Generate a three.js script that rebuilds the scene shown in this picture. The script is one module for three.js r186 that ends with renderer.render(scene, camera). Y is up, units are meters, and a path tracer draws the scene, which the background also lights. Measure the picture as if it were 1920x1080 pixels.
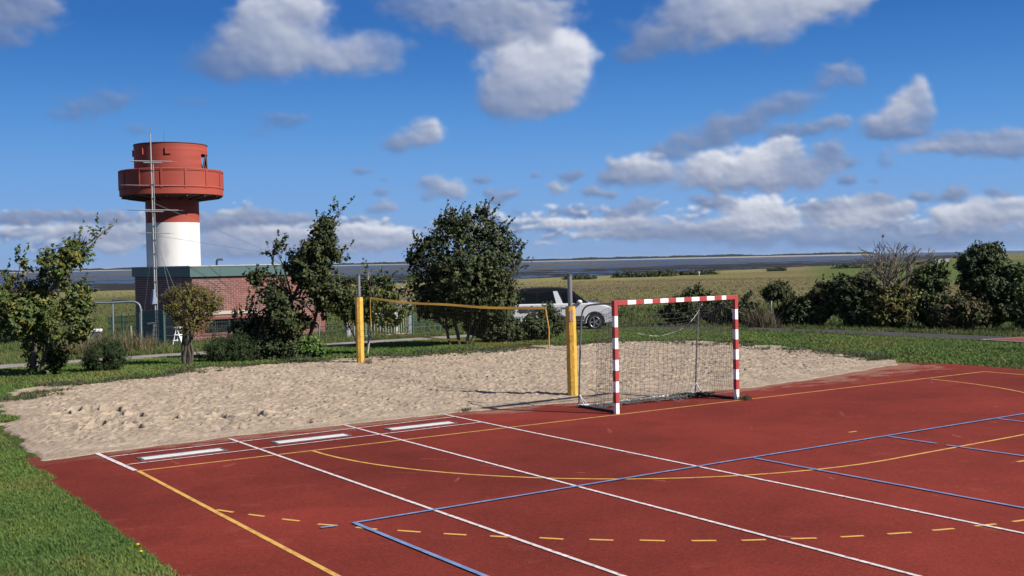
import * as THREE from 'three';
import { mergeGeometries } from 'three/addons/utils/BufferGeometryUtils.js';
import { RoundedBoxGeometry } from 'three/addons/geometries/RoundedBoxGeometry.js';

// ---------------------------------------------------------------- camera
const EYE = new THREE.Vector3(-12.750, 2.8585, 15.655);
const YAW = 0.59043, PITCH = -0.02502, ROLL = -0.020685, FOCAL = 2055.75;   // FOCAL: pixels of a 1920 wide picture
const FWD = new THREE.Vector3(Math.sin(YAW) * Math.cos(PITCH), Math.sin(PITCH), -Math.cos(YAW) * Math.cos(PITCH));
const RIGHT0 = new THREE.Vector3(Math.cos(YAW), 0, Math.sin(YAW));
const UP0 = new THREE.Vector3().crossVectors(RIGHT0, FWD);
const RIGHT = RIGHT0.clone().multiplyScalar(Math.cos(ROLL)).addScaledVector(UP0, Math.sin(ROLL));
const UPV = RIGHT0.clone().multiplyScalar(-Math.sin(ROLL)).addScaledVector(UP0, Math.cos(ROLL));
const camera = new THREE.PerspectiveCamera(2 * Math.atan(540 / FOCAL) * 180 / Math.PI, 16 / 9, 0.1, 60000);
camera.position.copy(EYE);
camera.quaternion.setFromRotationMatrix(new THREE.Matrix4().makeBasis(RIGHT, UPV, FWD.clone().negate()));
camera.updateMatrixWorld();

const scene = new THREE.Scene();
const renderer = new THREE.WebGLRenderer({ antialias: true });
renderer.setSize(1024, 576);
renderer.toneMapping = THREE.LinearToneMapping;
renderer.toneMappingExposure = 1.65;
renderer.shadowMap.enabled = true;

// ---------------------------------------------------------------- sun
const SUN_EL = 37 * Math.PI / 180, SUN_AZ = 147 * Math.PI / 180;            // azimuth clockwise from -z
const SUN = new THREE.Vector3(Math.sin(SUN_AZ) * Math.cos(SUN_EL), Math.sin(SUN_EL), -Math.cos(SUN_AZ) * Math.cos(SUN_EL));
const sun = new THREE.DirectionalLight(new THREE.Color(1, 0.955, 0.88), 4.9);
sun.position.copy(SUN).multiplyScalar(150);
sun.castShadow = true;
sun.shadow.mapSize.set(4096, 4096);
Object.assign(sun.shadow.camera, { left: -70, right: 70, top: 70, bottom: -70, near: 1, far: 400 });
scene.add(sun, sun.target);

// ---------------------------------------------------------------- small tools
function mulberry(a) { return () => { a |= 0; a = a + 0x6D2B79F5 | 0; let t = Math.imul(a ^ a >>> 15, 1 | a); t = t + Math.imul(t ^ t >>> 7, 61 | t) ^ t; return ((t ^ t >>> 14) >>> 0) / 4294967296; }; }
const PERM = new Float32Array(65536); { const r = mulberry(77); for (let i = 0; i < 65536; i++) PERM[i] = r(); }
const hash2 = (ix, iy) => PERM[(Math.imul(ix, 374761393) + Math.imul(iy, 668265263) >>> 13) & 65535];
function noise2(x, y) {
  const ix = Math.floor(x), iy = Math.floor(y); let fx = x - ix, fy = y - iy;
  fx = fx * fx * (3 - 2 * fx); fy = fy * fy * (3 - 2 * fy);
  const a = hash2(ix, iy), b = hash2(ix + 1, iy), c = hash2(ix, iy + 1), d = hash2(ix + 1, iy + 1);
  return a + (b - a) * fx + (c - a) * fy + (a - b - c + d) * fx * fy;
}
function fbm(x, y, o) { let s = 0, a = 0.5, n = 0; for (let i = 0; i < o; i++) { s += a * noise2(x, y); n += a; a *= 0.5; const t = x * 1.6 - y * 1.2 + 17.3; y = x * 1.2 + y * 1.6 + 5.7; x = t; } return s / n; }
const clamp = (v, a = 0, b = 1) => v < a ? a : v > b ? b : v;
const lerp = (a, b, t) => a + (b - a) * t;
const sstep = (a, b, v) => { const t = clamp((v - a) / (b - a)); return t * t * (3 - 2 * t); };
const s2l = (v) => { v /= 255; return v <= 0.04045 ? v / 12.92 : ((v + 0.055) / 1.055) ** 2.4; };
const lin = (r, g, b) => [s2l(r), s2l(g), s2l(b)];
function table(t, x) { if (x <= t[0][0]) return t[0][1]; for (let i = 1; i < t.length; i++) if (x <= t[i][0]) return lerp(t[i - 1][1], t[i][1], (x - t[i - 1][0]) / (t[i][0] - t[i - 1][0])); return t[t.length - 1][1]; }

// ---------------------------------------------------------------- sky: blue air with fair-weather clouds, by azimuth and elevation in degrees
const CLOUDS = [
[[21.55,11.64,2.23,1.73,0.80,0.95,0.70],[23.31,12.97,1.67,1.06,0.78,0.95,0.70],[21.04,12.45,1.25,0.98,0.75,0.80,0.70],[23.92,10.48,2.51,1.17,0.72,0.90,0.80],[26.09,10.71,1.73,0.95,0.70,0.85,0.90],[27.74,11.03,1.11,0.84,0.50,0.40,1.00],[19.94,10.49,1.95,1.11,0.38,0.75,0.90],[18.76,10.02,1.25,0.72,0.22,0.60,0.90],[20.71,9.91,1.67,0.67,0.35,0.70,0.90]],
[[32.47,12.79,3.62,1.34,0.62,0.90,0.90],[35.23,12.34,2.65,1.39,0.70,0.95,0.80],[30.26,13.20,2.51,0.78,0.50,0.60,1.00],[28.62,13.47,1.67,0.70,0.40,0.40,1.00],[32.99,11.67,1.67,0.72,0.40,0.60,0.90]],
[[35.45,9.95,2.45,1.67,0.95,1.00,0.45],[34.06,9.57,1.95,1.67,0.82,0.95,0.50],[36.85,10.58,1.34,1.11,0.95,1.00,0.45],[33.48,8.37,1.53,1.06,0.42,0.80,0.80],[35.98,8.59,1.62,0.95,0.55,0.90,0.60],[36.55,9.25,1.25,1.11,0.80,0.90,0.60]],
[[46.65,12.21,4.18,1.39,0.80,0.95,0.70],[49.52,12.63,2.51,0.95,0.88,1.00,0.50],[44.25,11.84,2.65,1.34,0.62,0.90,0.80],[41.81,11.13,2.09,0.95,0.36,0.80,0.90],[40.43,10.58,1.11,0.56,0.25,0.55,0.90],[47.42,11.00,0.84,0.84,0.50,0.50,1.00],[43.19,12.55,1.67,0.84,0.60,0.70,0.90],[51.56,12.54,1.11,0.50,0.80,0.80,0.70]],
[[9.41,12.00,2.23,1.39,0.48,0.85,0.90],[10.82,12.58,1.67,0.72,0.50,0.60,1.00],[9.15,10.90,1.11,0.56,0.32,0.50,1.00]],
[[12.57,7.72,1.53,0.61,0.28,0.50,1.00],[14.17,8.30,1.06,0.50,0.28,0.50,1.00],[11.37,7.43,0.67,0.39,0.25,0.35,1.00]],
[[15.12,6.78,0.84,0.28,0.25,0.40,1.00]],
[[21.97,7.39,1.25,0.45,0.25,0.50,1.00],[22.90,7.45,0.70,0.28,0.28,0.40,1.00],[20.89,6.69,0.84,0.39,0.22,0.25,1.00]],
[[17.81,8.23,1.11,0.33,0.25,0.20,1.00]],
[[29.79,6.88,0.84,0.67,0.78,0.90,0.70],[29.00,6.45,1.17,0.61,0.62,0.90,0.80],[28.03,6.14,1.00,0.50,0.42,0.75,0.90]],
[[26.08,4.76,0.72,0.25,0.30,0.60,0.90]],
[[27.30,4.34,0.28,0.14,0.30,0.40,1.00]],
[[30.60,3.91,1.00,0.56,0.72,0.85,0.60],[29.78,4.06,0.72,0.50,0.50,0.70,0.80],[29.48,3.37,0.61,0.28,0.40,0.60,0.90],[30.87,3.57,0.84,0.39,0.60,0.80,0.70]],
[[32.36,4.21,0.67,0.25,0.32,0.70,0.80]],
[[27.41,2.91,0.84,0.42,0.55,0.80,0.80],[26.58,2.81,0.45,0.22,0.35,0.50,0.90]],
[[27.12,3.66,0.56,0.25,0.35,0.60,0.90]],
[[25.61,2.33,0.50,0.22,0.30,0.40,0.90]],
[[33.09,3.25,0.67,0.50,0.42,0.75,0.80],[33.87,3.46,0.61,0.39,0.42,0.70,0.80],[32.68,3.59,0.39,0.28,0.38,0.60,0.90]],
[[34.19,2.51,0.39,0.28,0.35,0.50,0.90]],
[[36.30,3.74,0.67,0.39,0.68,0.85,0.60],[37.14,4.35,0.78,0.31,0.35,0.75,0.80],[35.26,4.40,0.42,0.20,0.33,0.60,0.90]],
[[38.10,3.45,0.78,0.42,0.45,0.80,0.70],[39.14,3.34,0.45,0.25,0.38,0.70,0.80]],
[[36.75,2.46,0.78,0.28,0.38,0.70,0.80],[37.39,2.66,0.39,0.17,0.38,0.60,0.80]],
[[40.70,2.74,1.11,0.50,0.48,0.85,0.70],[39.73,2.38,0.95,0.33,0.40,0.70,0.80],[39.18,2.20,0.61,0.22,0.45,0.60,0.80]],
[[43.57,2.99,0.84,0.28,0.40,0.60,0.80]],
[[40.52,4.84,1.23,0.67,0.95,1.00,0.45],[40.05,4.47,1.67,0.72,0.62,0.95,0.70],[41.69,4.25,1.53,0.61,0.60,0.90,0.70],[39.35,4.27,1.00,0.45,0.40,0.80,0.90]],
[[43.34,5.83,1.95,0.78,0.40,0.85,0.90],[44.70,6.39,1.39,0.78,0.36,0.80,0.90],[46.04,6.87,1.39,0.72,0.36,0.75,0.90],[47.50,7.33,1.39,0.61,0.42,0.75,0.90],[48.68,7.79,1.25,0.50,0.36,0.60,1.00],[41.98,5.23,1.39,0.61,0.36,0.75,0.90]],
[[45.74,4.74,2.79,0.89,0.98,1.00,0.40],[47.07,5.09,1.39,0.67,0.95,1.00,0.40],[44.13,4.45,1.53,0.78,0.85,1.00,0.50],[47.84,3.85,2.09,0.61,0.80,1.00,0.60],[45.46,3.80,3.07,0.56,0.55,0.95,0.70],[47.74,5.59,0.61,0.45,0.80,0.90,0.50],[49.15,4.52,1.67,0.95,0.42,0.85,0.80],[50.19,5.21,0.67,0.56,0.35,0.70,0.90],[48.63,4.22,1.11,0.50,0.50,0.70,0.80]],
[[50.62,8.90,1.06,0.67,0.50,0.75,0.90],[51.25,8.55,0.56,0.45,0.40,0.50,1.00],[49.85,8.38,0.84,0.39,0.35,0.50,1.00]],
[[50.21,6.48,1.11,0.50,0.48,0.80,0.80],[49.18,6.27,1.11,0.42,0.35,0.75,0.90],[47.87,6.12,1.25,0.45,0.34,0.70,0.90]],
[[54.23,7.83,0.67,0.78,0.72,0.85,0.60],[53.85,7.09,0.84,0.72,0.85,0.95,0.60],[53.11,6.57,1.28,0.72,0.72,0.95,0.60],[53.47,5.88,1.67,0.50,0.30,0.85,0.80],[54.58,6.91,0.50,0.72,0.40,0.60,0.90],[52.73,6.13,1.00,0.50,0.45,0.80,0.80]],
[[55.65,5.08,3.07,0.50,0.72,0.90,0.60],[58.01,5.09,2.23,0.50,0.70,0.90,0.60],[57.07,4.80,1.39,0.33,0.35,0.75,0.80],[58.69,4.75,0.67,0.45,0.28,0.70,0.80],[57.31,5.49,2.51,0.33,0.30,0.60,0.90],[59.38,4.96,1.67,0.56,0.60,0.80,0.70]],
[[50.95,4.55,0.72,0.31,0.35,0.70,0.80]],
[[50.86,3.65,0.61,0.33,0.33,0.80,0.70]],
[[52.71,4.57,0.45,0.61,0.32,0.45,1.00]],
[[52.20,3.60,0.50,0.17,0.35,0.40,1.00]],
[[55.82,2.72,0.95,0.45,0.42,0.85,0.70],[54.22,2.68,0.72,0.33,0.40,0.80,0.70]],
[[57.98,2.65,0.72,0.22,0.38,0.60,0.80],[57.57,2.85,0.39,0.20,0.38,0.60,0.80]],
[[45.84,2.49,1.11,0.50,0.98,1.00,0.25],[46.77,2.57,1.11,0.50,1.00,1.00,0.20],[45.97,1.94,1.67,0.50,0.92,1.00,0.35],[44.78,2.85,0.72,0.36,0.42,0.90,0.60],[44.10,2.70,0.84,0.33,0.42,0.85,0.60],[47.82,2.05,1.11,0.39,0.75,1.00,0.40],[47.02,1.45,1.95,0.39,0.85,0.90,0.40]],
[[50.16,2.40,1.67,0.39,0.45,0.95,0.50],[51.18,2.53,0.84,0.45,0.85,0.95,0.35],[51.68,2.04,1.39,0.50,0.95,1.00,0.30],[50.66,1.62,1.67,0.45,0.90,1.00,0.35],[53.18,2.14,1.39,0.45,0.70,0.95,0.40],[52.44,2.75,0.95,0.42,0.42,0.90,0.60],[50.15,1.98,1.67,0.33,0.70,0.90,0.50]],
[[56.10,1.78,1.00,0.67,0.95,1.00,0.35],[55.38,1.73,0.72,0.61,0.85,1.00,0.40],[57.28,1.92,1.39,0.56,0.75,0.95,0.50],[58.67,1.74,1.67,0.61,0.85,0.95,0.40],[58.44,2.30,1.39,0.39,0.70,0.80,0.50]],
[[48.06,1.02,9.20,0.72,0.50,0.70,0.90],[41.91,1.58,5.30,0.50,0.55,0.75,0.80],[54.88,0.84,6.41,0.72,0.45,0.65,0.90]],
[[37.37,1.83,1.95,0.25,0.92,0.95,0.30],[36.26,1.94,0.72,0.25,1.00,1.00,0.25],[39.73,1.94,1.95,0.28,0.85,0.90,0.40],[38.61,1.25,1.67,0.25,0.75,0.80,0.50],[41.36,1.19,1.95,0.33,0.60,0.80,0.60],[34.73,1.72,0.56,0.14,0.90,0.80,0.40],[35.55,0.87,0.84,0.11,0.70,0.60,0.60],[46.22,0.93,1.11,0.20,0.80,0.70,0.50],[44.08,1.34,1.39,0.33,0.60,0.80,0.50]],
[[11.47,2.62,3.90,0.33,0.42,0.85,0.60],[9.59,2.43,2.23,0.31,0.42,0.80,0.70],[14.13,2.40,1.67,0.28,0.40,0.80,0.60]],
[[19.73,2.46,2.65,0.45,0.45,0.85,0.60],[22.37,2.32,2.23,0.33,0.44,0.80,0.60],[18.42,2.15,1.67,0.45,0.50,0.70,0.80]],
[[10.97,1.91,0.56,0.50,0.85,0.80,0.40],[12.41,1.95,1.25,0.50,0.72,0.80,0.50],[9.57,1.77,1.39,0.28,0.55,0.70,0.60],[14.60,1.67,1.25,0.61,0.62,0.80,0.60],[13.84,1.10,1.11,0.39,0.82,0.85,0.40],[19.70,1.38,1.95,0.67,0.68,0.85,0.50],[21.55,1.57,1.95,0.50,0.75,0.85,0.50],[20.47,0.78,3.07,0.45,0.60,0.70,0.70],[23.15,1.27,1.67,0.56,0.70,0.80,0.50]],
[[26.42,1.77,1.67,0.39,0.90,0.95,0.35],[25.60,1.62,1.11,0.33,0.85,0.90,0.40],[27.65,1.58,1.23,0.25,0.95,0.95,0.30],[26.40,1.00,2.51,0.50,0.70,0.85,0.50],[24.51,1.53,1.11,0.39,0.70,0.80,0.50],[28.33,1.13,1.11,0.39,0.70,0.80,0.60]],
[[14.60,1.74,0.56,0.22,0.40,0.60,0.60],[9.56,1.72,0.95,0.14,0.40,0.60,0.60],[31.10,1.41,3.34,0.56,0.55,0.55,0.90]]];

{
  const W = 4096, H = 2048, data = new Float32Array(W * H * 4);
  const grad = [[0, 136, 165, 208], [1, 134, 168, 214], [2.5, 126, 169, 221], [4.7, 112, 163, 222], [7, 91, 150, 216], [9.5, 72, 131, 202], [12, 56, 114, 187], [16, 47, 100, 176], [25, 37, 84, 157], [45, 27, 65, 132], [90, 20, 50, 110]].map(([e, r, g, b]) => [e, ...lin(r, g, b)]);
  const GREY = lin(98, 118, 158), WHITE = lin(222, 226, 237);
  for (let j = H / 2; j < H; j++) {
    const el = (j + 0.5) / H * 180 - 90;
    const c = [1, 2, 3].map((k) => table(grad.map((g) => [g[0], g[k]]), el));
    const tn = Math.tan(Math.max(el, 1.2) * Math.PI / 180), elq = el * el * 0.0 + el;
    for (let i = 0; i < W; i++) {
      const u = (i + 0.5) / W, th = (u - 0.5) * 2 * Math.PI;              // direction (cos th, ., sin th)
      const at = (j * W + i) * 4;
      let r = c[0], g = c[1], b = c[2];
      let az = Math.atan2(Math.cos(th), -Math.sin(th)) * 180 / Math.PI;     // clockwise from -z
      let dAz = Math.abs(((az - 33.8 + 540) % 360) - 180);
      const out = Math.max(sstep(26.5, 31, dAz), sstep(14, 17, el));
      if (out > 0 && el > 0.3) {
        const k = 1 / tn, x = Math.cos(th) * k * 0.9, y = Math.sin(th) * k * 0.9;
        const f = el > 3 ? fbm(x * 1.3 + 40, y * 1.3 + 11, 5) : fbm(az * 0.28, el * 1.3, 4);
        const cov = sstep(0.57, 0.74, f) * out * (el < 3 ? 0.7 : 0.85);
        if (cov > 0) {
          const l = clamp(0.3 + (f - 0.57) * 2.6 + (fbm(x * 3 + 9, y * 3, 3) - 0.5) * 0.6) ** 1.6;
          r = lerp(r, lerp(GREY[0], WHITE[0], l), cov); g = lerp(g, lerp(GREY[1], WHITE[1], l), cov); b = lerp(b, lerp(GREY[2], WHITE[2], l), cov);
        }
      }
      data[at] = r; data[at + 1] = g; data[at + 2] = b; data[at + 3] = 1;
    }
  }
  const billow = (x, y) => { let t = 0, w = 0.5; for (let k = 0; k < 3; k++) { t += w * (1 - Math.abs(2 * noise2(x, y) - 1)); w *= 0.5; const q = x * 1.6 - y * 1.2 + 9; y = x * 1.2 + y * 1.6 + 3; x = q; } return t / 0.875; };
  // the far bank of small cumulus that stands along the whole horizon
  for (let j = H / 2; j < H / 2 + 52; j++) for (let i = 0; i < W; i++) {
    const az = ((i + 0.5) / W - 0.5) * 360 + 90, el = (j + 0.5) / H * 180 - 90;
    const den = (a, e) => fbm(a * 0.55 + 30, e * 1.5 + 4, 2) * 0.45 + billow(a * 1.15 + 11, e * 2.6 + 6) * 0.4 + fbm(a * 3.1, e * 6, 3) * 0.15 - 0.20 * Math.abs(e - 1.75 - (fbm(a * 0.25, 2, 2) - 0.5) * 1.2) ** 1.5 + 0.03;
    const n = den(az, el), al = sstep(0.445, 0.58, n) * sstep(0.15, 0.9, el) * 0.74; if (al <= 0.004) continue;
    const l = clamp(0.42 + (n - den(az + 0.12, el + 0.20)) * 3.0 + (fbm(az * 0.4 + 8, el * 1.2, 2) - 0.5) * 0.5) ** 1.5, at = (j * W + i) * 4, haze = clamp(1 - el / 2.2) * 0.45;
    for (let k = 0; k < 3; k++) data[at + k] = lerp(data[at + k], lerp(lerp(GREY[k], WHITE[k], l), data[at + k], haze), al);
  }
  // the clouds one sees, each a cluster of puffs
  for (let gi = CLOUDS.length - 1; gi >= 0; gi--) {
    const puffs = CLOUDS[gi];
    let a0 = 999, a1 = -999, e0 = 999, e1 = -999;
    for (const [a, e, ra, re] of puffs) { a0 = Math.min(a0, a - ra * 1.9); a1 = Math.max(a1, a + ra * 1.9); e0 = Math.min(e0, e - re * 1.9); e1 = Math.max(e1, e + re * 1.9); }
    e0 = Math.max(e0, 0.05);
    const F = 0.85 / Math.max(0.16, puffs.map((p) => p[3]).sort((x, y) => x - y)[puffs.length >> 1]);   // small clouds have small billows
    const shape = (az, el) => {                                             // [thickness, brightness, opacity, softness]
      const wx = fbm(az * F * 0.75 + 3.1 + gi * 7, el * F + 8.2, 4) - 0.5, wy = fbm(az * F * 0.75 + 51.7, el * F + 23.9 + gi * 3, 4) - 0.5;
      let m = 1, bw = 0, bs = 0, ow = 0, so = 0;
      for (const [a, e, ra, re, br, op, sf] of puffs) {
        const dx = (az + wx * Math.min(ra, re * 2.2) * 0.9 - a) / ra, dy = (el + wy * re * 1.0 - e) / re, q = dx * dx + dy * dy;
        if (q > 3.6) continue;
        const w = Math.exp(-1.15 * q); m *= 1 - 0.97 * w; bw += w; bs += w * (br * 0.88 + 0.10 * clamp(dy, -1.2, 1.2) + 0.06 * clamp(dx, -1.2, 1.2)); ow += w * op; so += w * sf;
      }
      if (bw < 0.02) return null;
      const soft = so / bw, det = lerp(billow(az * F * 1.1 + 7 + gi, el * F * 1.4 + 2) - 0.55, fbm(az * F * 1.1 + 7, el * F * 1.5 + 2, 4) - 0.5, soft);
      return [1 - m + det * lerp(0.40, 0.62, soft), bs / bw, ow / bw, soft];
    };
    const toU = (az) => ((az - 90) / 360 + 0.5);                            // az 90 is +x, th 0
    const i0 = Math.floor(toU(a0) * W), i1 = Math.ceil(toU(a1) * W), j0 = Math.floor((e0 / 180 + 0.5) * H), j1 = Math.ceil((e1 / 180 + 0.5) * H);
    const sx = 0.30 / F * 0.5, sy = 0.42 / F * 0.5;                         // towards the sun: up and to the right
    for (let j = j0; j <= j1; j++) for (let i = i0; i <= i1; i++) {
      const az = ((i + 0.5) / W - 0.5) * 360 + 90, el = (j + 0.5) / H * 180 - 90, c0 = shape(az, el);
      if (!c0) continue;
      const [v, br, op, soft] = c0, al = sstep(lerp(0.34, 0.18, soft), lerp(0.60, 1.02, soft), v) * op;
      if (al <= 0.004) continue;
      const c1 = shape(az + sx, el + sy), v1 = c1 ? Math.max(c1[0], 0) : 0;
      const l = clamp(br + (v - v1) * lerp(0.85, 0.5, soft) - 0.04) ** 1.75;
      const at = (j * W + ((i % W) + W) % W) * 4;
      for (let k = 0; k < 3; k++) data[at + k] = lerp(data[at + k], lerp(GREY[k], WHITE[k], l), al);
    }
  }
  const low = lin(118, 140, 165);
  for (let j = 0; j < H / 2; j++) for (let i = 0; i < W; i++) { const at = (j * W + i) * 4; data[at] = low[0]; data[at + 1] = low[1]; data[at + 2] = low[2]; data[at + 3] = 1; }
  for (let i = 0; i < data.length; i += 4) { data[i] /= 1.65; data[i + 1] /= 1.65; data[i + 2] /= 1.65; }   // radiance at this exposure
  const sky = new THREE.DataTexture(data, W, H, THREE.RGBAFormat, THREE.FloatType);
  sky.mapping = THREE.EquirectangularReflectionMapping;
  sky.magFilter = THREE.LinearFilter; sky.needsUpdate = true;
  scene.background = sky; scene.environment = sky;
}

// ---------------------------------------------------------------- builders
const taken = {};
function numbered(name) { const n = taken[name] = (taken[name] ?? -1) + 1; return n ? `${name}_${String(n).padStart(3, '0')}` : name; }
function shadows(o) { o.castShadow = true; o.receiveShadow = true; return o; }
function tag(o, label, category, group) { o.userData.label = label; o.userData.category = category; if (group) o.userData.group = group; return o; }
function thing(name, label, category, pos = [0, 0, 0], turn = 0, group) { const o = new THREE.Group(); o.name = numbered(name); o.position.set(...pos); o.rotation.y = turn; scene.add(o); return tag(o, label, category, group); }
function part(name, geo, mat, parent) { const m = shadows(new THREE.Mesh(Array.isArray(geo) ? join(geo) : geo, mat)); m.name = name; parent.add(m); return m; }
function struct(name, geo, mat) { const m = part(name, geo, mat, scene); m.name = numbered(name); m.userData.kind = 'structure'; return m; }
function join(list) {
  list = list.map((g) => { g = g.index ? g.toNonIndexed() : g; for (const k of Object.keys(g.attributes)) if (!['position', 'normal', 'uv', 'color'].includes(k)) g.deleteAttribute(k); if (!g.attributes.uv) g.setAttribute('uv', new THREE.BufferAttribute(new Float32Array(g.attributes.position.count * 2), 2)); return g; });
  if (list.some((g) => g.attributes.color) && !list.every((g) => g.attributes.color)) list.forEach((g) => g.deleteAttribute('color'));
  return mergeGeometries(list);
}
const box = (w, h, d, x = 0, y = 0, z = 0, ry = 0, rz = 0, rx = 0) => { const g = new THREE.BoxGeometry(w, h, d); if (rx) g.rotateX(rx); if (rz) g.rotateZ(rz); if (ry) g.rotateY(ry); return g.translate(x, y, z); };
const rbox = (w, h, d, r, x = 0, y = 0, z = 0, seg = 2) => new RoundedBoxGeometry(w, h, d, seg, r).translate(x, y, z);
const V = (x, y, z) => new THREE.Vector3(x, y, z);
function bar(a, b, r0, r1 = r0, seg = 8, caps = true) {
  a = Array.isArray(a) ? V(...a) : a; b = Array.isArray(b) ? V(...b) : b;
  const d = b.clone().sub(a), L = d.length(), g = new THREE.CylinderGeometry(r1, r0, L, seg, 1, !caps);
  g.translate(0, L / 2, 0); g.applyQuaternion(new THREE.Quaternion().setFromUnitVectors(V(0, 1, 0), d.normalize())); return g.translate(a.x, a.y, a.z);
}
function path3(pts) { return new THREE.CatmullRomCurve3(pts.map((p) => Array.isArray(p) ? V(...p) : p), false, 'centripetal'); }
function pipe(pts, r, n = 24, seg = 8) { return new THREE.TubeGeometry(path3(pts), n, r, seg, false); }
function limb(pts, r0, r1, n = 10, seg = 6) {                              // tapered tube
  const c = path3(pts), g = new THREE.TubeGeometry(c, n, 1, seg, false), p = g.attributes.position, q = V(0, 0, 0), ce = V(0, 0, 0);
  for (let i = 0; i <= n; i++) { c.getPointAt(i / n, ce); const k = lerp(r0, r1, i / n); for (let s = 0; s <= seg; s++) { const id = i * (seg + 1) + s; q.fromBufferAttribute(p, id).sub(ce).multiplyScalar(k).add(ce); p.setXYZ(id, q.x, q.y, q.z); } }
  return g;
}
const TONE = 0.64;                                                          // colours below were read at exposure 1; this brings them to real-world base colours
function std(r, g, b, rough = 0.8, more = {}) { const { spec, ...rest } = more; const m = new THREE.MeshPhysicalMaterial({ roughness: rough, metalness: 0, side: THREE.DoubleSide, ...rest }); m.color.setRGB(r * TONE, g * TONE, b * TONE); if (spec !== undefined) m.specularIntensity = spec; return m; }
function noiseTex(size, fn, srgb = true) {                                  // fn(u, v) -> [r, g, b] in 0..255
  const d = new Uint8Array(size * size * 4);
  for (let j = 0; j < size; j++) for (let i = 0; i < size; i++) { const c = fn(i / size, j / size, i, j), a = (j * size + i) * 4; d[a] = clamp(c[0], 0, 255); d[a + 1] = clamp(c[1], 0, 255); d[a + 2] = clamp(c[2], 0, 255); d[a + 3] = 255; }
  const t = new THREE.DataTexture(d, size, size, THREE.RGBAFormat); t.wrapS = t.wrapT = THREE.RepeatWrapping; t.magFilter = THREE.LinearFilter; t.minFilter = THREE.LinearMipmapLinearFilter; t.generateMipmaps = true; if (srgb) t.colorSpace = THREE.SRGBColorSpace; t.needsUpdate = true; return t;
}
const wrapNoise = (u, v, n, seed) => { const x = u * n, y = v * n, ix = Math.floor(x), iy = Math.floor(y); let fx = x - ix, fy = y - iy; fx = fx * fx * (3 - 2 * fx); fy = fy * fy * (3 - 2 * fy); const h = (a, b) => hash2(((a % n) + n) % n + seed * 131, ((b % n) + n) % n + seed * 57); const a = h(ix, iy), b = h(ix + 1, iy), c = h(ix, iy + 1), d = h(ix + 1, iy + 1); return a + (b - a) * fx + (c - a) * fy + (a - b - c + d) * fx * fy; };
const wrapFbm = (u, v, n, o, seed) => { let s = 0, a = 0.5, t = 0; for (let i = 0; i < o; i++) { s += a * wrapNoise(u, v, n, seed + i); t += a; a *= 0.5; n *= 2; } return s / t; };
// a point seen at pixel (px, py) of the 1920 x 1080 photograph, at a depth in metres or on a level; used to measure where things stand
const at = (px, py, d) => EYE.clone().addScaledVector(FWD, d).addScaledVector(RIGHT, (px - 960) / FOCAL * d).addScaledVector(UPV, -(py - 540) / FOCAL * d);
const onLevel = (px, py, y = 0) => { const d = at(px, py, 1).sub(EYE); return EYE.clone().addScaledVector(d, (y - EYE.y) / d.y); };

// ================================================================ the setting
const SEA = -5.6;
const COAST = [[-180, 900], [-60, 480], [0, 420], [14, 410], [27, 405], [34.9, 450], [37.7, 478], [40.5, 510], [43.7, 590], [47.2, 650], [51.1, 800], [53.6, 1020], [56.1, 1550], [58.4, 3600], [70, 4200], [100, 3000], [180, 900]];   // metres to the shore by azimuth
const FALL = [[0, 0], [3, 0.05], [6, 0.18], [10, 0.32], [16, 0.6], [26, 1.1], [60, 1.95], [120, 2.8], [250, 4.0]];
function terrain(x, z) {
  const dx = Math.max(0, x - 14, -45 - x), dz = Math.max(0, -16.5 - z), s = Math.hypot(dx, dz);
  const far = Math.hypot(x - EYE.x, z - EYE.z), az = Math.atan2(x - EYE.x, -(z - EYE.z)) * 180 / Math.PI, shore = table(COAST, az);
  let y = s < 250 ? -table(FALL, s) : -lerp(4.0, 5.0, clamp((s - 250) / Math.max(60, shore - 300)));
  if (s > 60) y += (fbm(x * 0.012, z * 0.012, 3) - 0.5) * 0.9 * sstep(60, 160, s);
  if (far > shore * 0.9) { const e = shore + (fbm(az * 0.5, 3, 3) - 0.5) * 30; y += 0.5 * sstep(e - 80, e - 30, far) * (1 - sstep(e - 30, e, far)); y = lerp(y, -9, sstep(e - 8, e + 25, far)); }
  return y - 0.014;
}
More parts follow.
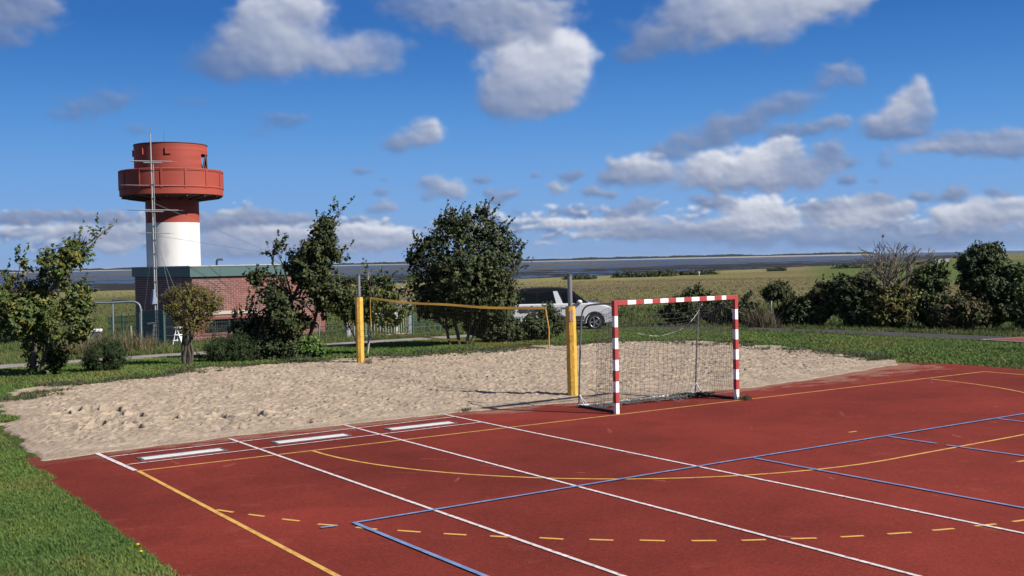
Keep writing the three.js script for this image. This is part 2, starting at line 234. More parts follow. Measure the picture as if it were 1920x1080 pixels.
// the meadow was mown in long strips that run along the shore
const meadowBand = (x, z) => fbm((x * 0.83 + z * 0.557) * 0.004 + 2, (x * 0.557 - z * 0.83) * 0.035, 4);
const GRASS_TEX = noiseTex(512, (u, v) => { const n = wrapFbm(u, v, 8, 5, 3), m = wrapNoise(u, v, 180, 9), k = wrapNoise(u, v, 64, 4); const t = 120 + (n - 0.5) * 170 + (m - 0.5) * 90 + (k - 0.5) * 60; return [t * 1.03, t, t * 0.9]; });
{
  const cx = 0, cz = -6, rings = [], pos = [], col = [], uv = [], idx = [];
  for (let r = 0; r < 60; r += 1.5) rings.push(r);
  for (let r = 60; r < 5200; r *= 1.028) rings.push(r);
  const N = 480;
  for (let j = 0; j < rings.length; j++) for (let i = 0; i <= N; i++) {
    const a = i / N * Math.PI * 2, x = cx + Math.sin(a) * rings[j], z = cz - Math.cos(a) * rings[j], y = terrain(x, z);
    pos.push(x, y, z); uv.push(x / 3, z / 3);
    const s = Math.hypot(Math.max(0, x - 14, -45 - x), Math.max(0, -16.5 - z)), n = fbm(x * 0.05 + 3, z * 0.05, 4), n2 = fbm(x * 0.012, z * 0.03 + 9, 4);
    let c = [0.062, 0.088, 0.026];                                          // mown lawn
    const rough = sstep(4, 12, s + n * 6); c = c.map((v, k) => lerp(v, [0.105, 0.125, 0.042][k], rough));
    const azL = Math.atan2(x - EYE.x, -(z - EYE.z)) * 180 / Math.PI, dry = sstep(58, 92, s + (n - 0.5) * 60 + (n2 - 0.5) * 60) * lerp(0.25, 1, sstep(17, 28, azL)); const tan = [0.232, 0.188, 0.124];
    const band = meadowBand(x, z); c = c.map((v, k) => lerp(v, lerp(tan[k], [0.20, 0.19, 0.085][k], sstep(0.52, 0.6, band)) * (0.45 + n2 * 0.5 + band * 0.65), dry));
    const strip = sstep(0.54, 0.64, fbm(x * 0.006 + 31, z * 0.02 + 7, 4)) * dry; c = c.map((v, k) => lerp(v, [0.19, 0.185, 0.08][k], strip * 0.7));
    const az = Math.atan2(x - EYE.x, -(z - EYE.z)) * 180 / Math.PI, far = Math.hypot(x - EYE.x, z - EYE.z), shore = table(COAST, az);
    const pale = sstep(shore - 170, shore - 90, far + (n - 0.5) * 80) * (az < 47 ? 1 : 0.4); c = c.map((v, k) => lerp(v, [0.29, 0.275, 0.14][k], pale * 0.85));
    const field = sstep(48.5, 50, az) * sstep(220, 300, far); c = c.map((v, k) => lerp(v, [0.11, 0.17, 0.05][k], field * (far < 900 ? 0.85 : 0.3)));
    col.push(...c.map((v) => v * 4.6));
  }
  for (let j = 0; j < rings.length - 1; j++) for (let i = 0; i < N; i++) { const a = j * (N + 1) + i, b = a + N + 1; idx.push(a, a + 1, b, b, a + 1, b + 1); }
  const g = new THREE.BufferGeometry(); g.setAttribute('position', new THREE.Float32BufferAttribute(pos, 3)); g.setAttribute('color', new THREE.Float32BufferAttribute(col, 3)); g.setAttribute('uv', new THREE.Float32BufferAttribute(uv, 2)); g.setIndex(idx); g.computeVertexNormals();
  struct('ground', g, std(1, 1, 1, 1, { vertexColors: true, map: GRASS_TEX, spec: 0.1 }));
}
// tidal flats: mud, wet sand and shallow channels out to the open sea
{
  const pos = [], col = [], idx = [], wi = [], water = [], N = 620, rings = []; for (let r = 380; r < 6500; r *= 1.0125) rings.push(r); for (let r = 6500; r < 52000; r *= 1.25) rings.push(r);
  for (let j = 0; j < rings.length; j++) for (let i = 0; i <= N; i++) {
    const a = (-20 + i / N * 110) * Math.PI / 180, r = rings[j], x = EYE.x + Math.sin(a) * r, z = EYE.z - Math.cos(a) * r;
    pos.push(x, SEA, z);
    const n = fbm(x * 0.006 + 5, z * 0.006, 5), m = fbm(x * 0.0016 + 50, z * 0.0016 + 7, 4), k = fbm(x * 0.02, z * 0.02, 3);
    const deg = a * 180 / Math.PI, q = r / table(COAST, deg), lr = Math.log(r), s1 = fbm(deg * 0.30 + 4, lr * 13, 4), s2 = fbm(deg * 1.1 + 9, lr * 34, 4);
    const wet = clamp(sstep(0.54, 0.60, s2 * 0.6 + n * 0.4) * sstep(1.02, 1.25, q) * 0.8 + sstep(0.56, 0.62, s1) * 0.7 * sstep(1.3, 2, q));
    const far = sstep(1.75, 2.3, q + (s1 - 0.5) * 1.1 + (m - 0.5) * 0.4);
    const sea = sstep(2700, 3800, r + (m - 0.5) * 1500);
    water.push(Math.max(wet, sea) + (k - 0.5) * 0.2);
    let c = [0.040, 0.037, 0.035].map((v) => v * (0.5 + s2 * 1.0));          // dark mud
    c = c.map((v, p) => lerp(v, [0.135, 0.122, 0.108][p], far * 0.9));       // paler sand flats
    col.push(...c);
  }
  for (let j = 0; j < rings.length - 1; j++) for (let i = 0; i < N; i++) { const a = j * (N + 1) + i, b = a + N + 1; idx.push(a, a + 1, b, b, a + 1, b + 1); if ((water[a] + water[a + 1] + water[b] + water[b + 1]) / 4 > 0.42) wi.push(a, a + 1, b, b, a + 1, b + 1); }
  const g = new THREE.BufferGeometry(); g.setAttribute('position', new THREE.Float32BufferAttribute(pos, 3)); g.setAttribute('color', new THREE.Float32BufferAttribute(col, 3)); g.setIndex(idx); g.computeVertexNormals();
  const wg = new THREE.BufferGeometry(); wg.setAttribute('position', new THREE.Float32BufferAttribute(pos.map((v, p) => p % 3 === 1 ? v + 0.05 : v), 3)); wg.setIndex(wi); wg.computeVertexNormals();
  struct('tidal_water', wg, std(0.03, 0.04, 0.05, 0.33, { spec: 1, ior: 1.33 }));
  struct('tidal_flats', g, std(1, 1, 1, 0.9, { vertexColors: true, spec: 0.12 }));
}
// the low island across the flats: a pale beach and a dark line of woods
{
  const R = 5200, mk = (rIn, rOut, yIn, top, a0, a1, step, seed, taper) => {
    const pos = [], idx = []; let n = 0;
    for (let a = a0; a <= a1 + 1e-6; a += step) {
      const s = Math.sin(a * Math.PI / 180), c = -Math.cos(a * Math.PI / 180), t = taper(a), h = top(a) * t, cy = SEA;
      for (const [r, y] of [[rIn, cy - 0.5], [rIn + (rOut - rIn) * 0.15, cy + yIn * t + 0.2], [rIn + (rOut - rIn) * 0.4, cy + h], [rIn + (rOut - rIn) * 0.7, cy + h * 0.9], [rOut, cy - 1]]) pos.push(EYE.x + s * r, y, EYE.z + c * r);
      n++;
    }
    for (let i = 0; i < n - 1; i++) for (let k = 0; k < 4; k++) { const p = i * 5 + k; idx.push(p, p + 5, p + 1, p + 1, p + 5, p + 6); }
    const g = new THREE.BufferGeometry(); g.setAttribute('position', new THREE.Float32BufferAttribute(pos, 3)); g.setIndex(idx); g.computeVertexNormals(); return g;
  };
  const fade = (a) => sstep(5, 7, a) * (1 - sstep(51.6, 52.3, a));
  struct('island_beach', mk(R, R + 700, 2, (a) => 2.6 + 2.0 * sstep(33, 44, a) + noise2(a * 2, 3) * 1.2, 4, 53, 0.1, 1, fade), std(0.42, 0.38, 0.32, 1, { spec: 0 }));
  struct('island_woods', mk(R + 300, R + 1200, 8, (a) => { const n = fbm(a * 3.1, 8, 4), d = fbm(a * 0.6, 2, 2); return 5 + 10 * d + 7 * (n - 0.4) + 2.5 * noise2(a * 17, 1) + 3 * sstep(34, 45, a); }, 4, 53, 0.05, 2, (a) => sstep(5, 8, a) * (1 - sstep(51.9, 52.4, a))), std(0.016, 0.024, 0.016, 1, { spec: 0 }));
}

// ---- the sports court
const SAND_EDGE = [[-9.45, -1.95], [-9.4, -6.7], [-8.9, -10.8], [-7.6, -13.0], [-4.3, -13.5], [-3.4, -14.8], [1, -14.7], [4, -14.4], [9, -13.9], [11.4, -13.7], [13, -11.8], [13.4, -9.6], [13.1, -6.7], [11.8, -3.3], [10.9, -2.0], [8.6, -1.75], [7.2, -1.45], [4.6, -1.25], [2, -1.55], [0.2, -1.85], [-2.4, -2.2], [-6, -2.25], [-8.7, -2.1]];
function sandDist(x, z) {                                                   // metres inside the sand
  let d = 1e9, inside = false;
  for (let i = 0, j = SAND_EDGE.length - 1; i < SAND_EDGE.length; j = i++) {
    const [ax, az] = SAND_EDGE[j], [bx, bz] = SAND_EDGE[i], ex = bx - ax, ez = bz - az, t = clamp(((x - ax) * ex + (z - az) * ez) / (ex * ex + ez * ez));
    d = Math.min(d, Math.hypot(x - ax - ex * t, z - az - ez * t));
    if ((az > z) !== (bz > z) && x < (bx - ax) * (z - az) / (bz - az) + ax) inside = !inside;
  }
  const front = sstep(-4, -2.5, z) * (1 - sstep(10, 12, x));
  return (inside ? d : -d) + (fbm(x * 1.1 + 4, z * 1.1, 4) - 0.5) * lerp(1.5, 0.32, front);
}
const COURT = { x0: -9.74, x1: 12.0, z0: -2.35, z1: 20, r: 0.9 };
{
  const S = 2048, w = COURT.x1 - COURT.x0, h = 17.5, d = new Uint8Array(S * S * 4), rnd = mulberry(5);
  const marks = []; for (let i = 0; i < 90; i++) marks.push([COURT.x0 + rnd() * w, COURT.z0 + rnd() * h, 0.05 + rnd() * 0.22, rnd() * 3, 0.1 + rnd() * 0.35]);
  for (let j = 0; j < S; j++) for (let i = 0; i < S; i++) {
    const x = COURT.x0 + i / S * w, z = COURT.z0 + j / S * h, a = (j * S + i) * 4;
    const g1 = hash2(i, j), g2 = noise2(x * 42, z * 42), n = fbm(x * 0.5 + 9, z * 0.5, 4), n2 = fbm(x * 2.3, z * 2.3 + 5, 3);
    const k = 1 + (g1 - 0.5) * 0.17 + (g2 - 0.5) * 0.14 + (n - 0.5) * 0.30 + (n2 - 0.5) * 0.12 + (sstep(0.5, 0.54, fbm(x * 0.22 + 70, z * 0.35 + 3, 4)) - 0.5) * 0.05;
    let r = 132 * k, g = 56 * (k * 0.95 + 0.05), b = 46 * (k * 0.95 + 0.05);
    // sand trodden and blown on to the surface, in streaks
    const sd = z < 2.5 ? -sandDist(x, z) : 9;
    if (sd < 2.2) {
      const st = fbm(x * 1.6 + z * 0.8, z * 6 - x * 0.4, 5) * 0.65 + fbm(x * 5, z * 14, 4) * 0.35 + (g1 - 0.5) * 0.18;
      const reach = lerp(0.48, 0.95, sstep(4, 8, x)) + (noise2(x * 0.9, 3) - 0.5) * 0.35;
      const sm = sstep(0.50, 0.60, st + (0.22 - Math.max(sd, 0) / reach * 0.26)) * 0.6 * lerp(0.25, 1, sstep(-9.2, -8.4, x));
      r = lerp(r, 172, sm); g = lerp(g, 148, sm); b = lerp(b, 126, sm);
    }
    const sc = sstep(0.70, 0.78, fbm(x * 3.3 + 60, z * 3.9 + 20, 4)) * sstep(0.5, 0.62, fbm(x * 0.4 + 2, z * 0.4, 2)) * 0.14; r = lerp(r, 176, sc); g = lerp(g, 112, sc); b = lerp(b, 98, sc);
    d[a] = clamp(r, 0, 255); d[a + 1] = clamp(g, 0, 255); d[a + 2] = clamp(b, 0, 255); d[a + 3] = 255;
  }
  for (const [mx, mz, mr, an, op] of marks) for (let q = 0; q < 220; q++) {    // scuffs of dry sand and soles
    const t = rnd() * 2 - 1, s = (rnd() - 0.5) * 0.25, x = mx + (Math.cos(an) * t - Math.sin(an) * s) * mr, z = mz + (Math.sin(an) * t + Math.cos(an) * s) * mr;
    const i = Math.round((x - COURT.x0) / w * S), j = Math.round((z - COURT.z0) / h * S); if (i < 0 || j < 0 || i >= S || j >= S) continue;
    const a = (j * S + i) * 4; d[a] = lerp(d[a], 185, op); d[a + 1] = lerp(d[a + 1], 128, op); d[a + 2] = lerp(d[a + 2], 112, op);
  }
  for (let q = 0; q < 260; q++) { const i = Math.floor(rnd() * S), j = Math.floor(rnd() * S), a = (j * S + i) * 4, c = rnd() < 0.6 ? [205, 165, 120] : [70, 30, 28]; d[a] = c[0]; d[a + 1] = c[1]; d[a + 2] = c[2]; }
  const map = new THREE.DataTexture(d, S, S, THREE.RGBAFormat); map.colorSpace = THREE.SRGBColorSpace; map.magFilter = THREE.LinearFilter; map.wrapS = map.wrapT = THREE.MirroredRepeatWrapping; map.needsUpdate = true;
  const grain = noiseTex(512, (u, v, i, j) => { const t = hash2(i, j) * 130 + wrapNoise(u, v, 128, 2) * 125; return [t, t, t]; }, false);
  const sh = new THREE.Shape(); const { x0, x1, z0, z1, r } = COURT;
  sh.moveTo(x0, -z0); sh.lineTo(x1 - r, -z0); sh.quadraticCurveTo(x1, -z0, x1, -z0 - r * 1.3); sh.lineTo(x1, -z1); sh.lineTo(x0, -z1); sh.closePath();
  const g = new THREE.ExtrudeGeometry(sh, { depth: 0.05, bevelEnabled: false, curveSegments: 8 }).rotateX(-Math.PI / 2).translate(0, -0.05, 0), p = g.attributes.position, uv = g.attributes.uv;
  for (let i = 0; i < p.count; i++) uv.setXY(i, (p.getX(i) - x0) / w, (p.getZ(i) - z0) / h);
  const mat = std(1, 1, 1, 0.9, { map, spec: 0.12 });
  grain.repeat.set(w / 0.9, h / 0.9); mat.bumpMap = grain; mat.bumpScale = 0.004;
  var court = struct('sports_court', g, mat);
}
// painted lines, each a strip of its own
{
  const worn = (r, g, b, seed) => { const t = noiseTex(256, (u, v, i, j) => { const n = 1 + (wrapFbm(u, v, 8, 4, seed) - 0.5) * 0.25 + (hash2(i + seed, j) - 0.5) * 0.10, w = sstep(0.66, 0.8, wrapFbm(u, v, 24, 3, seed + 5)) * 0.45; return [lerp(r * n, 150, w), lerp(g * n, 70, w), lerp(b * n, 64, w)]; }); return std(1, 1, 1, 0.8, { map: t, spec: 0.2 }); };
  const Y = worn(228, 178, 96, 2), Wh = worn(240, 228, 226, 12), B = worn(126, 152, 196, 22);
  const strip = (name, mat, pts, w, y) => {
    const pos = [], uv = [], idx = []; let L = 0;
    pts.forEach(([x, z], i) => { const a = pts[Math.max(0, i - 1)], b = pts[Math.min(pts.length - 1, i + 1)], dx = b[0] - a[0], dz = b[1] - a[1], l = Math.hypot(dx, dz), nx = -dz / l * w / 2, nz = dx / l * w / 2; if (i) L += Math.hypot(x - pts[i - 1][0], z - pts[i - 1][1]); pos.push(x + nx, y, z + nz, x - nx, y, z - nz); uv.push(L, 0, L, w); });
    for (let i = 0; i < pts.length - 1; i++) { const a = i * 2; idx.push(a, a + 2, a + 1, a + 1, a + 2, a + 3); }
    const g = new THREE.BufferGeometry(); g.setAttribute('position', new THREE.Float32BufferAttribute(pos, 3)); g.setAttribute('uv', new THREE.Float32BufferAttribute(uv, 2)); g.setIndex(idx); g.computeVertexNormals();
    return part(name, g, mat, court);
  };
  const yY = 0.004, yW = 0.008, yB = 0.012;
  // handball: goal line, side lines, the six-metre line, the dashes of the nine-metre line, the goalkeeper's mark
  strip('goal_line', Y, [[-8.57, -0.09], [10.93, 0.36]], 0.05, yY);
  strip('side_line', Y, [[-8.60, -0.12], [-8.57, 6.4], [-8.55, 19.8]], 0.06, yY);
  strip('side_line', Y, [[10.90, 0.36], [10.86, 10], [10.84, 19.8]], 0.06, yY);
  const six = []; for (let a = 180; a >= 90; a -= 4) six.push([0 + 6 * Math.cos(a * Math.PI / 180), 6 * Math.sin(a * Math.PI / 180)]); for (let a = 90; a >= 0; a -= 4) six.push([2.95 + 5.75 * Math.cos(a * Math.PI / 180), 0.28 + 5.72 * Math.sin(a * Math.PI / 180)]);
  strip('six_metre_line', Y, six, 0.05, yY);
  for (const [a, b] of [[[-8.54,3.04],[-8.43,3.30]],[[-8.33,3.51],[-8.22,3.73]],[[-8.11,3.98],[-7.99,4.20]],[[-7.89,4.46],[-7.75,4.66]],[[-7.62,4.86],[-7.48,5.09]],[[-7.33,5.27],[-7.17,5.49]],[[-7.01,5.70],[-6.85,5.90]],[[-6.68,6.09],[-6.50,6.31]],[[-6.32,6.47],[-6.16,6.67]],[[-5.96,6.84],[-5.79,7.02]],[[-5.58,7.18],[-5.40,7.36]],[[-5.19,7.52],[-4.99,7.67]],[[-4.79,7.82],[-4.58,7.95]],[[-4.36,8.08],[-4.14,8.22]],[[-3.92,8.34],[-3.70,8.45]],[[-3.46,8.55],[-3.22,8.66]],[[-2.99,8.74],[-2.75,8.83]],[[-2.50,8.90],[-2.25,8.98]],[[-2.03,9.03],[-1.73,9.10]],[[1.07,7.19],[2.00,7.27]]]) strip('dash', Y, [a, b], 0.05, yY);
  strip('goalkeeper_mark', Y, [[1.40, 4.12], [1.58, 4.13]], 0.05, yY);
  // running and jumping lanes
  strip('lane_line', Wh, [[-8.72, -2.12], [-8.63, -0.14]], 0.07, yW);
  strip('lane_line', Wh, [[-6.60, -2.04], [-6.52, 8.03], [-6.43, 19.6]], 0.05, yW);
  strip('lane_line', Wh, [[-4.47, -2.16], [-4.48, 9.62], [-4.49, 19.6]], 0.05, yW);
  strip('lane_line', Wh, [[-2.45, -2.13], [-2.40, 9.4], [-2.37, 19.6]], 0.05, yW);
  strip('board_line', Wh, [[-8.64, -1.54], [-2.45, -1.66]], 0.04, yW + 0.004);
  strip('board_line', Wh, [[-8.60, -0.68], [-2.44, -0.75]], 0.04, yW + 0.004);
  // volleyball in blue
  strip('back_line', B, [[-7.555, 4.68], [-7.51, 7.26], [-7.4, 13.7]], 0.055, yB);
  strip('touch_line', B, [[-7.58, 4.70], [-1.4, 4.715], [5.19, 4.80], [10.6, 4.84]], 0.05, yB + 0.004);
  strip('attack_line', B, [[-1.40, 4.75], [-1.385, 8.8], [-1.36, 13.7]], 0.05, yB);
  strip('centre_line', B, [[1.505, 4.8], [1.50, 5.65]], 0.05, yB);
  strip('centre_line', B, [[1.49, 5.82], [1.51, 7.02], [1.53, 13.7]], 0.05, yB);
  strip('attack_line', B, [[4.37, 4.82], [4.36, 5.3], [4.34, 13.7]], 0.05, yB);
  strip('service_mark', B, [[-7.94, 4.66], [-7.76, 4.69]], 0.05, yB);
}
// take-off boards set in the lanes
{
  const white = std(1.1, 1.1, 1.1, 0.6, { map: noiseTex(256, (u, v, i, j) => { const t = 236 + (wrapFbm(u, v, 6, 5, 31) - 0.5) * 50 - sstep(0.62, 0.8, wrapFbm(u, v, 20, 3, 8)) * 60; return [t, t * 0.985, t * 0.97]; }) }), tray = std(0.16, 0.16, 0.165, 0.6), gap = std(0.03, 0.025, 0.025, 1);
  const spec = [[-7.68, -1.07, 0.02, 'white long jump take-off board nearest the left lawn'], [-5.54, -1.12, 0.0, 'white long jump take-off board in the middle lane'], [-3.48, -1.14, -0.015, 'white long jump take-off board nearest the goal']];
  for (const [x, z, t, label] of spec) {
    const o = thing('takeoff_board', label, 'takeoff board', [x, 0, z], t, 'take-off boards in the jumping lanes');
    part('board', rbox(1.22, 0.03, 0.2, 0.004, 0, -0.003, 0.025), white, o);
    part('tray', [box(1.32, 0.012, 0.02, 0, 0.005, -0.14), box(1.32, 0.012, 0.016, 0, 0.005, 0.145), box(0.02, 0.012, 0.27, -0.65, 0.005, 0.003), box(0.02, 0.012, 0.27, 0.65, 0.005, 0.003), box(1.28, 0.014, 0.028, 0, 0.008, -0.107)], tray, o);
    part('joint', box(1.28, 0.004, 0.265, 0, 0.0052, 0.003), gap, o);
  }
}
// ---- sand pit: trodden sand in real relief
{
  const x0 = -10.2, x1 = 14.2, z0 = -15.8, z1 = -0.6, st = 0.033, nx = Math.round((x1 - x0) / st), nz = Math.round((z1 - z0) / st), rnd = mulberry(21), H = new Float32Array((nx + 1) * (nz + 1)), M = new Float32Array((nx + 1) * (nz + 1));
  for (let j = 0; j <= nz; j++) for (let i = 0; i <= nx; i++) {
    const x = x0 + i * st, z = z0 + j * st, q = j * (nx + 1) + i;
    M[q] = sandDist(x, z);
    H[q] = (fbm(x * 0.45, z * 0.45, 3) - 0.5) * 0.08 + (fbm(x * 2.1 + 7, z * 2.1, 3) - 0.5) * 0.045 + (fbm(x * 7.5, z * 7.5 + 3, 2) - 0.5) * 0.030;
  }
  const dent = (cx, cz, a, rx, rz, depth, rim) => {
    const R = Math.max(rx, rz) * 2, i0 = Math.max(0, Math.floor((cx - R - x0) / st)), i1 = Math.min(nx, Math.ceil((cx + R - x0) / st)), j0 = Math.max(0, Math.floor((cz - R - z0) / st)), j1 = Math.min(nz, Math.ceil((cz + R - z0) / st)), ca = Math.cos(a), sa = Math.sin(a);
    for (let j = j0; j <= j1; j++) for (let i = i0; i <= i1; i++) { const dx = x0 + i * st - cx, dz = z0 + j * st - cz, u = (dx * ca + dz * sa) / rx, v = (-dx * sa + dz * ca) / rz, d = Math.hypot(u, v); if (d < 2) H[j * (nx + 1) + i] += d < 1 ? -depth * (1 - d * d) + rim * d * d : rim * (1 - sstep(1, 1.9, d)); }
  };
  for (let k = 0; k < 11000; k++) { const x = lerp(x0, x1, rnd()), z = lerp(z0, z1, rnd()), near = sstep(-3.4, -2.4, z); if (rnd() < near * 0.75) continue; dent(x, z, rnd() * 6.3, 0.055 + rnd() * 0.085, 0.04 + rnd() * 0.045, (0.008 + rnd() * 0.028) * (0.45 + 0.9 * noise2(x * 0.5 + 3, z * 0.5)), 0.004 + rnd() * 0.012); }
  // dug holes on the left and single deep prints
  for (const [px, py, s] of [[113, 785, 1], [136, 775, 1.1], [150, 778, 1.3], [163, 776, 1.3], [205, 775, 1.4], [212, 783, 1.1], [248, 782, 1.2], [175, 802, 1.3], [215, 801, 0.9], [247, 806, 1.0], [304, 791, 1.0], [316, 789, 0.9], [377, 782, 0.8], [404, 786, 1.1], [468, 783, 1.5], [570, 795, 0.7], [628, 785, 0.6], [566, 769, 0.6], [245, 800, 0.9], [190, 795, 1]]) { const p = onLevel(px, py); dent(p.x, p.z, 0.6 + rnd(), 0.15 * s, 0.19 * s, 0.24 * s, 0.03 * s); dent(p.x + 0.1 * s, p.z + 0.12 * s, rnd() * 3, 0.1 * s, 0.08 * s, 0.12 * s, 0.0); for (let c = 0; c < 5; c++) dent(p.x + (rnd() - 0.35) * 0.6, p.z + (rnd() - 0.5) * 0.5, rnd() * 6, 0.05 + rnd() * 0.04, 0.05 + rnd() * 0.04, -(0.015 + rnd() * 0.03), 0); }
  const pos = new Float32Array((nx + 1) * (nz + 1) * 3), uv = new Float32Array((nx + 1) * (nz + 1) * 2), idx = [];
  for (let j = 0; j <= nz; j++) for (let i = 0; i <= nx; i++) {
    const q = j * (nx + 1) + i, x = x0 + i * st, z = z0 + j * st, m = M[q], e = sstep(0, 1.3, m);
    pos[q * 3] = x; pos[q * 3 + 1] = m < 0 ? Math.max(-0.11, 0.012 + m * 0.5) : 0.012 + 0.028 * e + H[q] * lerp(0.12, 1, sstep(0, 0.8, m)); pos[q * 3 + 2] = z; uv[q * 2] = x / 1.7; uv[q * 2 + 1] = z / 1.7;
  }
  for (let j = 0; j < nz; j++) for (let i = 0; i < nx; i++) { const a = j * (nx + 1) + i, b = a + nx + 1; if (Math.max(M[a], M[a + 1], M[b], M[b + 1]) < -0.25) continue; idx.push(a, b, a + 1, a + 1, b, b + 1); }
  const g = new THREE.BufferGeometry(); g.setAttribute('position', new THREE.BufferAttribute(pos, 3)); g.setAttribute('uv', new THREE.BufferAttribute(uv, 2)); g.setIndex(idx); g.computeVertexNormals();
  const map = noiseTex(512, (u, v, i, j) => { const n = wrapFbm(u, v, 6, 5, 14), h = hash2(i + 3, j), k = 1 + (n - 0.5) * 0.22 + (h - 0.5) * 0.14; return [182 * k, 163.5 * k, 143 * k]; });
  struct('sand_pit', g, std(0.98, 0.98, 0.98, 1, { map, spec: 0.05, bumpMap: noiseTex(512, (u, v, i, j) => { const t = wrapNoise(u, v, 22, 3) * 120 + wrapNoise(u, v, 47, 6) * 90 + wrapNoise(u, v, 110, 8) * 40; return [t, t, t]; }, false), bumpScale: 0.022 }));
}
// ---- path, road, red track
function ribbon(pts, lift, uvs) {                                            // pts: [x, z, half width]; follows the ground
  const c = new THREE.CatmullRomCurve3(pts.map(([x, z]) => V(x, 0, z)), false, 'centripetal'), n = pts.length * 14, pos = [], uv = [], idx = [], X = 5; let L = 0, last = null;
  for (let i = 0; i <= n; i++) {
    const t = i / n, p = c.getPoint(t), d = c.getTangent(t), k = t * (pts.length - 1), k0 = Math.min(Math.floor(k), pts.length - 2), w = lerp(pts[k0][2], pts[k0 + 1][2], k - k0); if (last) L += p.distanceTo(last); last = p;
    const edge = (fbm(L * 1.3, 4, 3) - 0.5) * 0.16;
    for (let q = -1; q <= X + 1; q++) { const o = clamp(q / X, 0, 1) * 2 - 1, wx = (w + edge) * o, x = p.x - d.z * wx, z = p.z + d.x * wx; pos.push(x, terrain(x, z) + (q < 0 || q > X ? -0.06 : lift), z); uv.push(wx / uvs, L / uvs); }
  }
  const row = X + 3; for (let i = 0; i < n; i++) for (let q = 0; q < row - 1; q++) { const a = i * row + q, b = a + row; idx.push(a, b, a + 1, a + 1, b, b + 1); }
  const g = new THREE.BufferGeometry(); g.setAttribute('position', new THREE.Float32BufferAttribute(pos, 3)); g.setAttribute('uv', new THREE.Float32BufferAttribute(uv, 2)); g.setIndex(idx); g.computeVertexNormals(); return g;
}
const PATH = [[-24, -22.5, 1.35], [-8, -22.0, 1.35], [0, -22.3, 1.4], [6, -22.35, 1.4], [10, -22.1, 1.45], [14.2, -21.9, 1.7]];
const ROAD = [[13.9, -22.3, 1.6], [17.4, -21.0, 1.75], [20.8, -16.8, 1.5], [22.4, -12.6, 1.55], [23.4, -8, 1.65], [24.6, -2, 1.7], [27, 8, 1.7]];
{
  const grit = (base, amp, seed) => noiseTex(512, (u, v, i, j) => { const n = wrapFbm(u, v, 5, 5, seed), h = hash2(i + seed * 9, j), k = 1 + (n - 0.5) * amp + (h - 0.5) * amp * 0.6; return base.map((b) => b * k); });
  struct('path', ribbon(PATH, 0.03, 2.5), std(0.95, 0.95, 0.95, 0.95, { map: grit([164, 156, 146], 0.35, 41), spec: 0.2 }));
  struct('road', ribbon(ROAD, 0.035, 2.5), std(0.95, 0.95, 0.95, 0.9, { map: grit([82, 79, 80], 0.3, 47), spec: 0.25 }));
  // forecourt of pale gravel by the gate
  const fore = [onLevel(596, 622, -0.75), onLevel(660, 612, -0.75), onLevel(720, 612, -0.75), onLevel(740, 625, -0.75), onLevel(660, 634, -0.75), onLevel(590, 636, -0.75)];
  const sh = new THREE.Shape(fore.map((p) => new THREE.Vector2(p.x, -p.z))), fg = new THREE.ShapeGeometry(sh).rotateX(-Math.PI / 2), fp = fg.attributes.position; for (let i = 0; i < fp.count; i++) fp.setY(i, terrain(fp.getX(i), fp.getZ(i)) + 0.035);
  struct('forecourt', fg, std(0.40, 0.36, 0.31, 1));
  // the red running track that begins at the right edge of the view
  const tk = [onLevel(1838, 635.5, -0.2), onLevel(1925, 623, -0.2), onLevel(2100, 612, -0.2), onLevel(2300, 660, -0.2), onLevel(1925, 641, -0.2)];
  const inset = (k) => { const c = tk.reduce((s, p) => s.add(p), V(0, 0, 0)).multiplyScalar(1 / tk.length); return tk.map((p) => p.clone().lerp(c, k)); };
  const flat = (pts, lift) => { const g = new THREE.ShapeGeometry(new THREE.Shape(pts.map((p) => new THREE.Vector2(p.x, -p.z)))).rotateX(-Math.PI / 2), q = g.attributes.position; for (let i = 0; i < q.count; i++) q.setY(i, terrain(q.getX(i), q.getZ(i)) + lift); return g; };
  const tr = struct('running_track', flat(inset(0.05), 0.052), std(0.25, 0.045, 0.04, 0.9));
  part('border_line', flat(tk, 0.046), std(0.62, 0.60, 0.58, 0.8), tr);
}

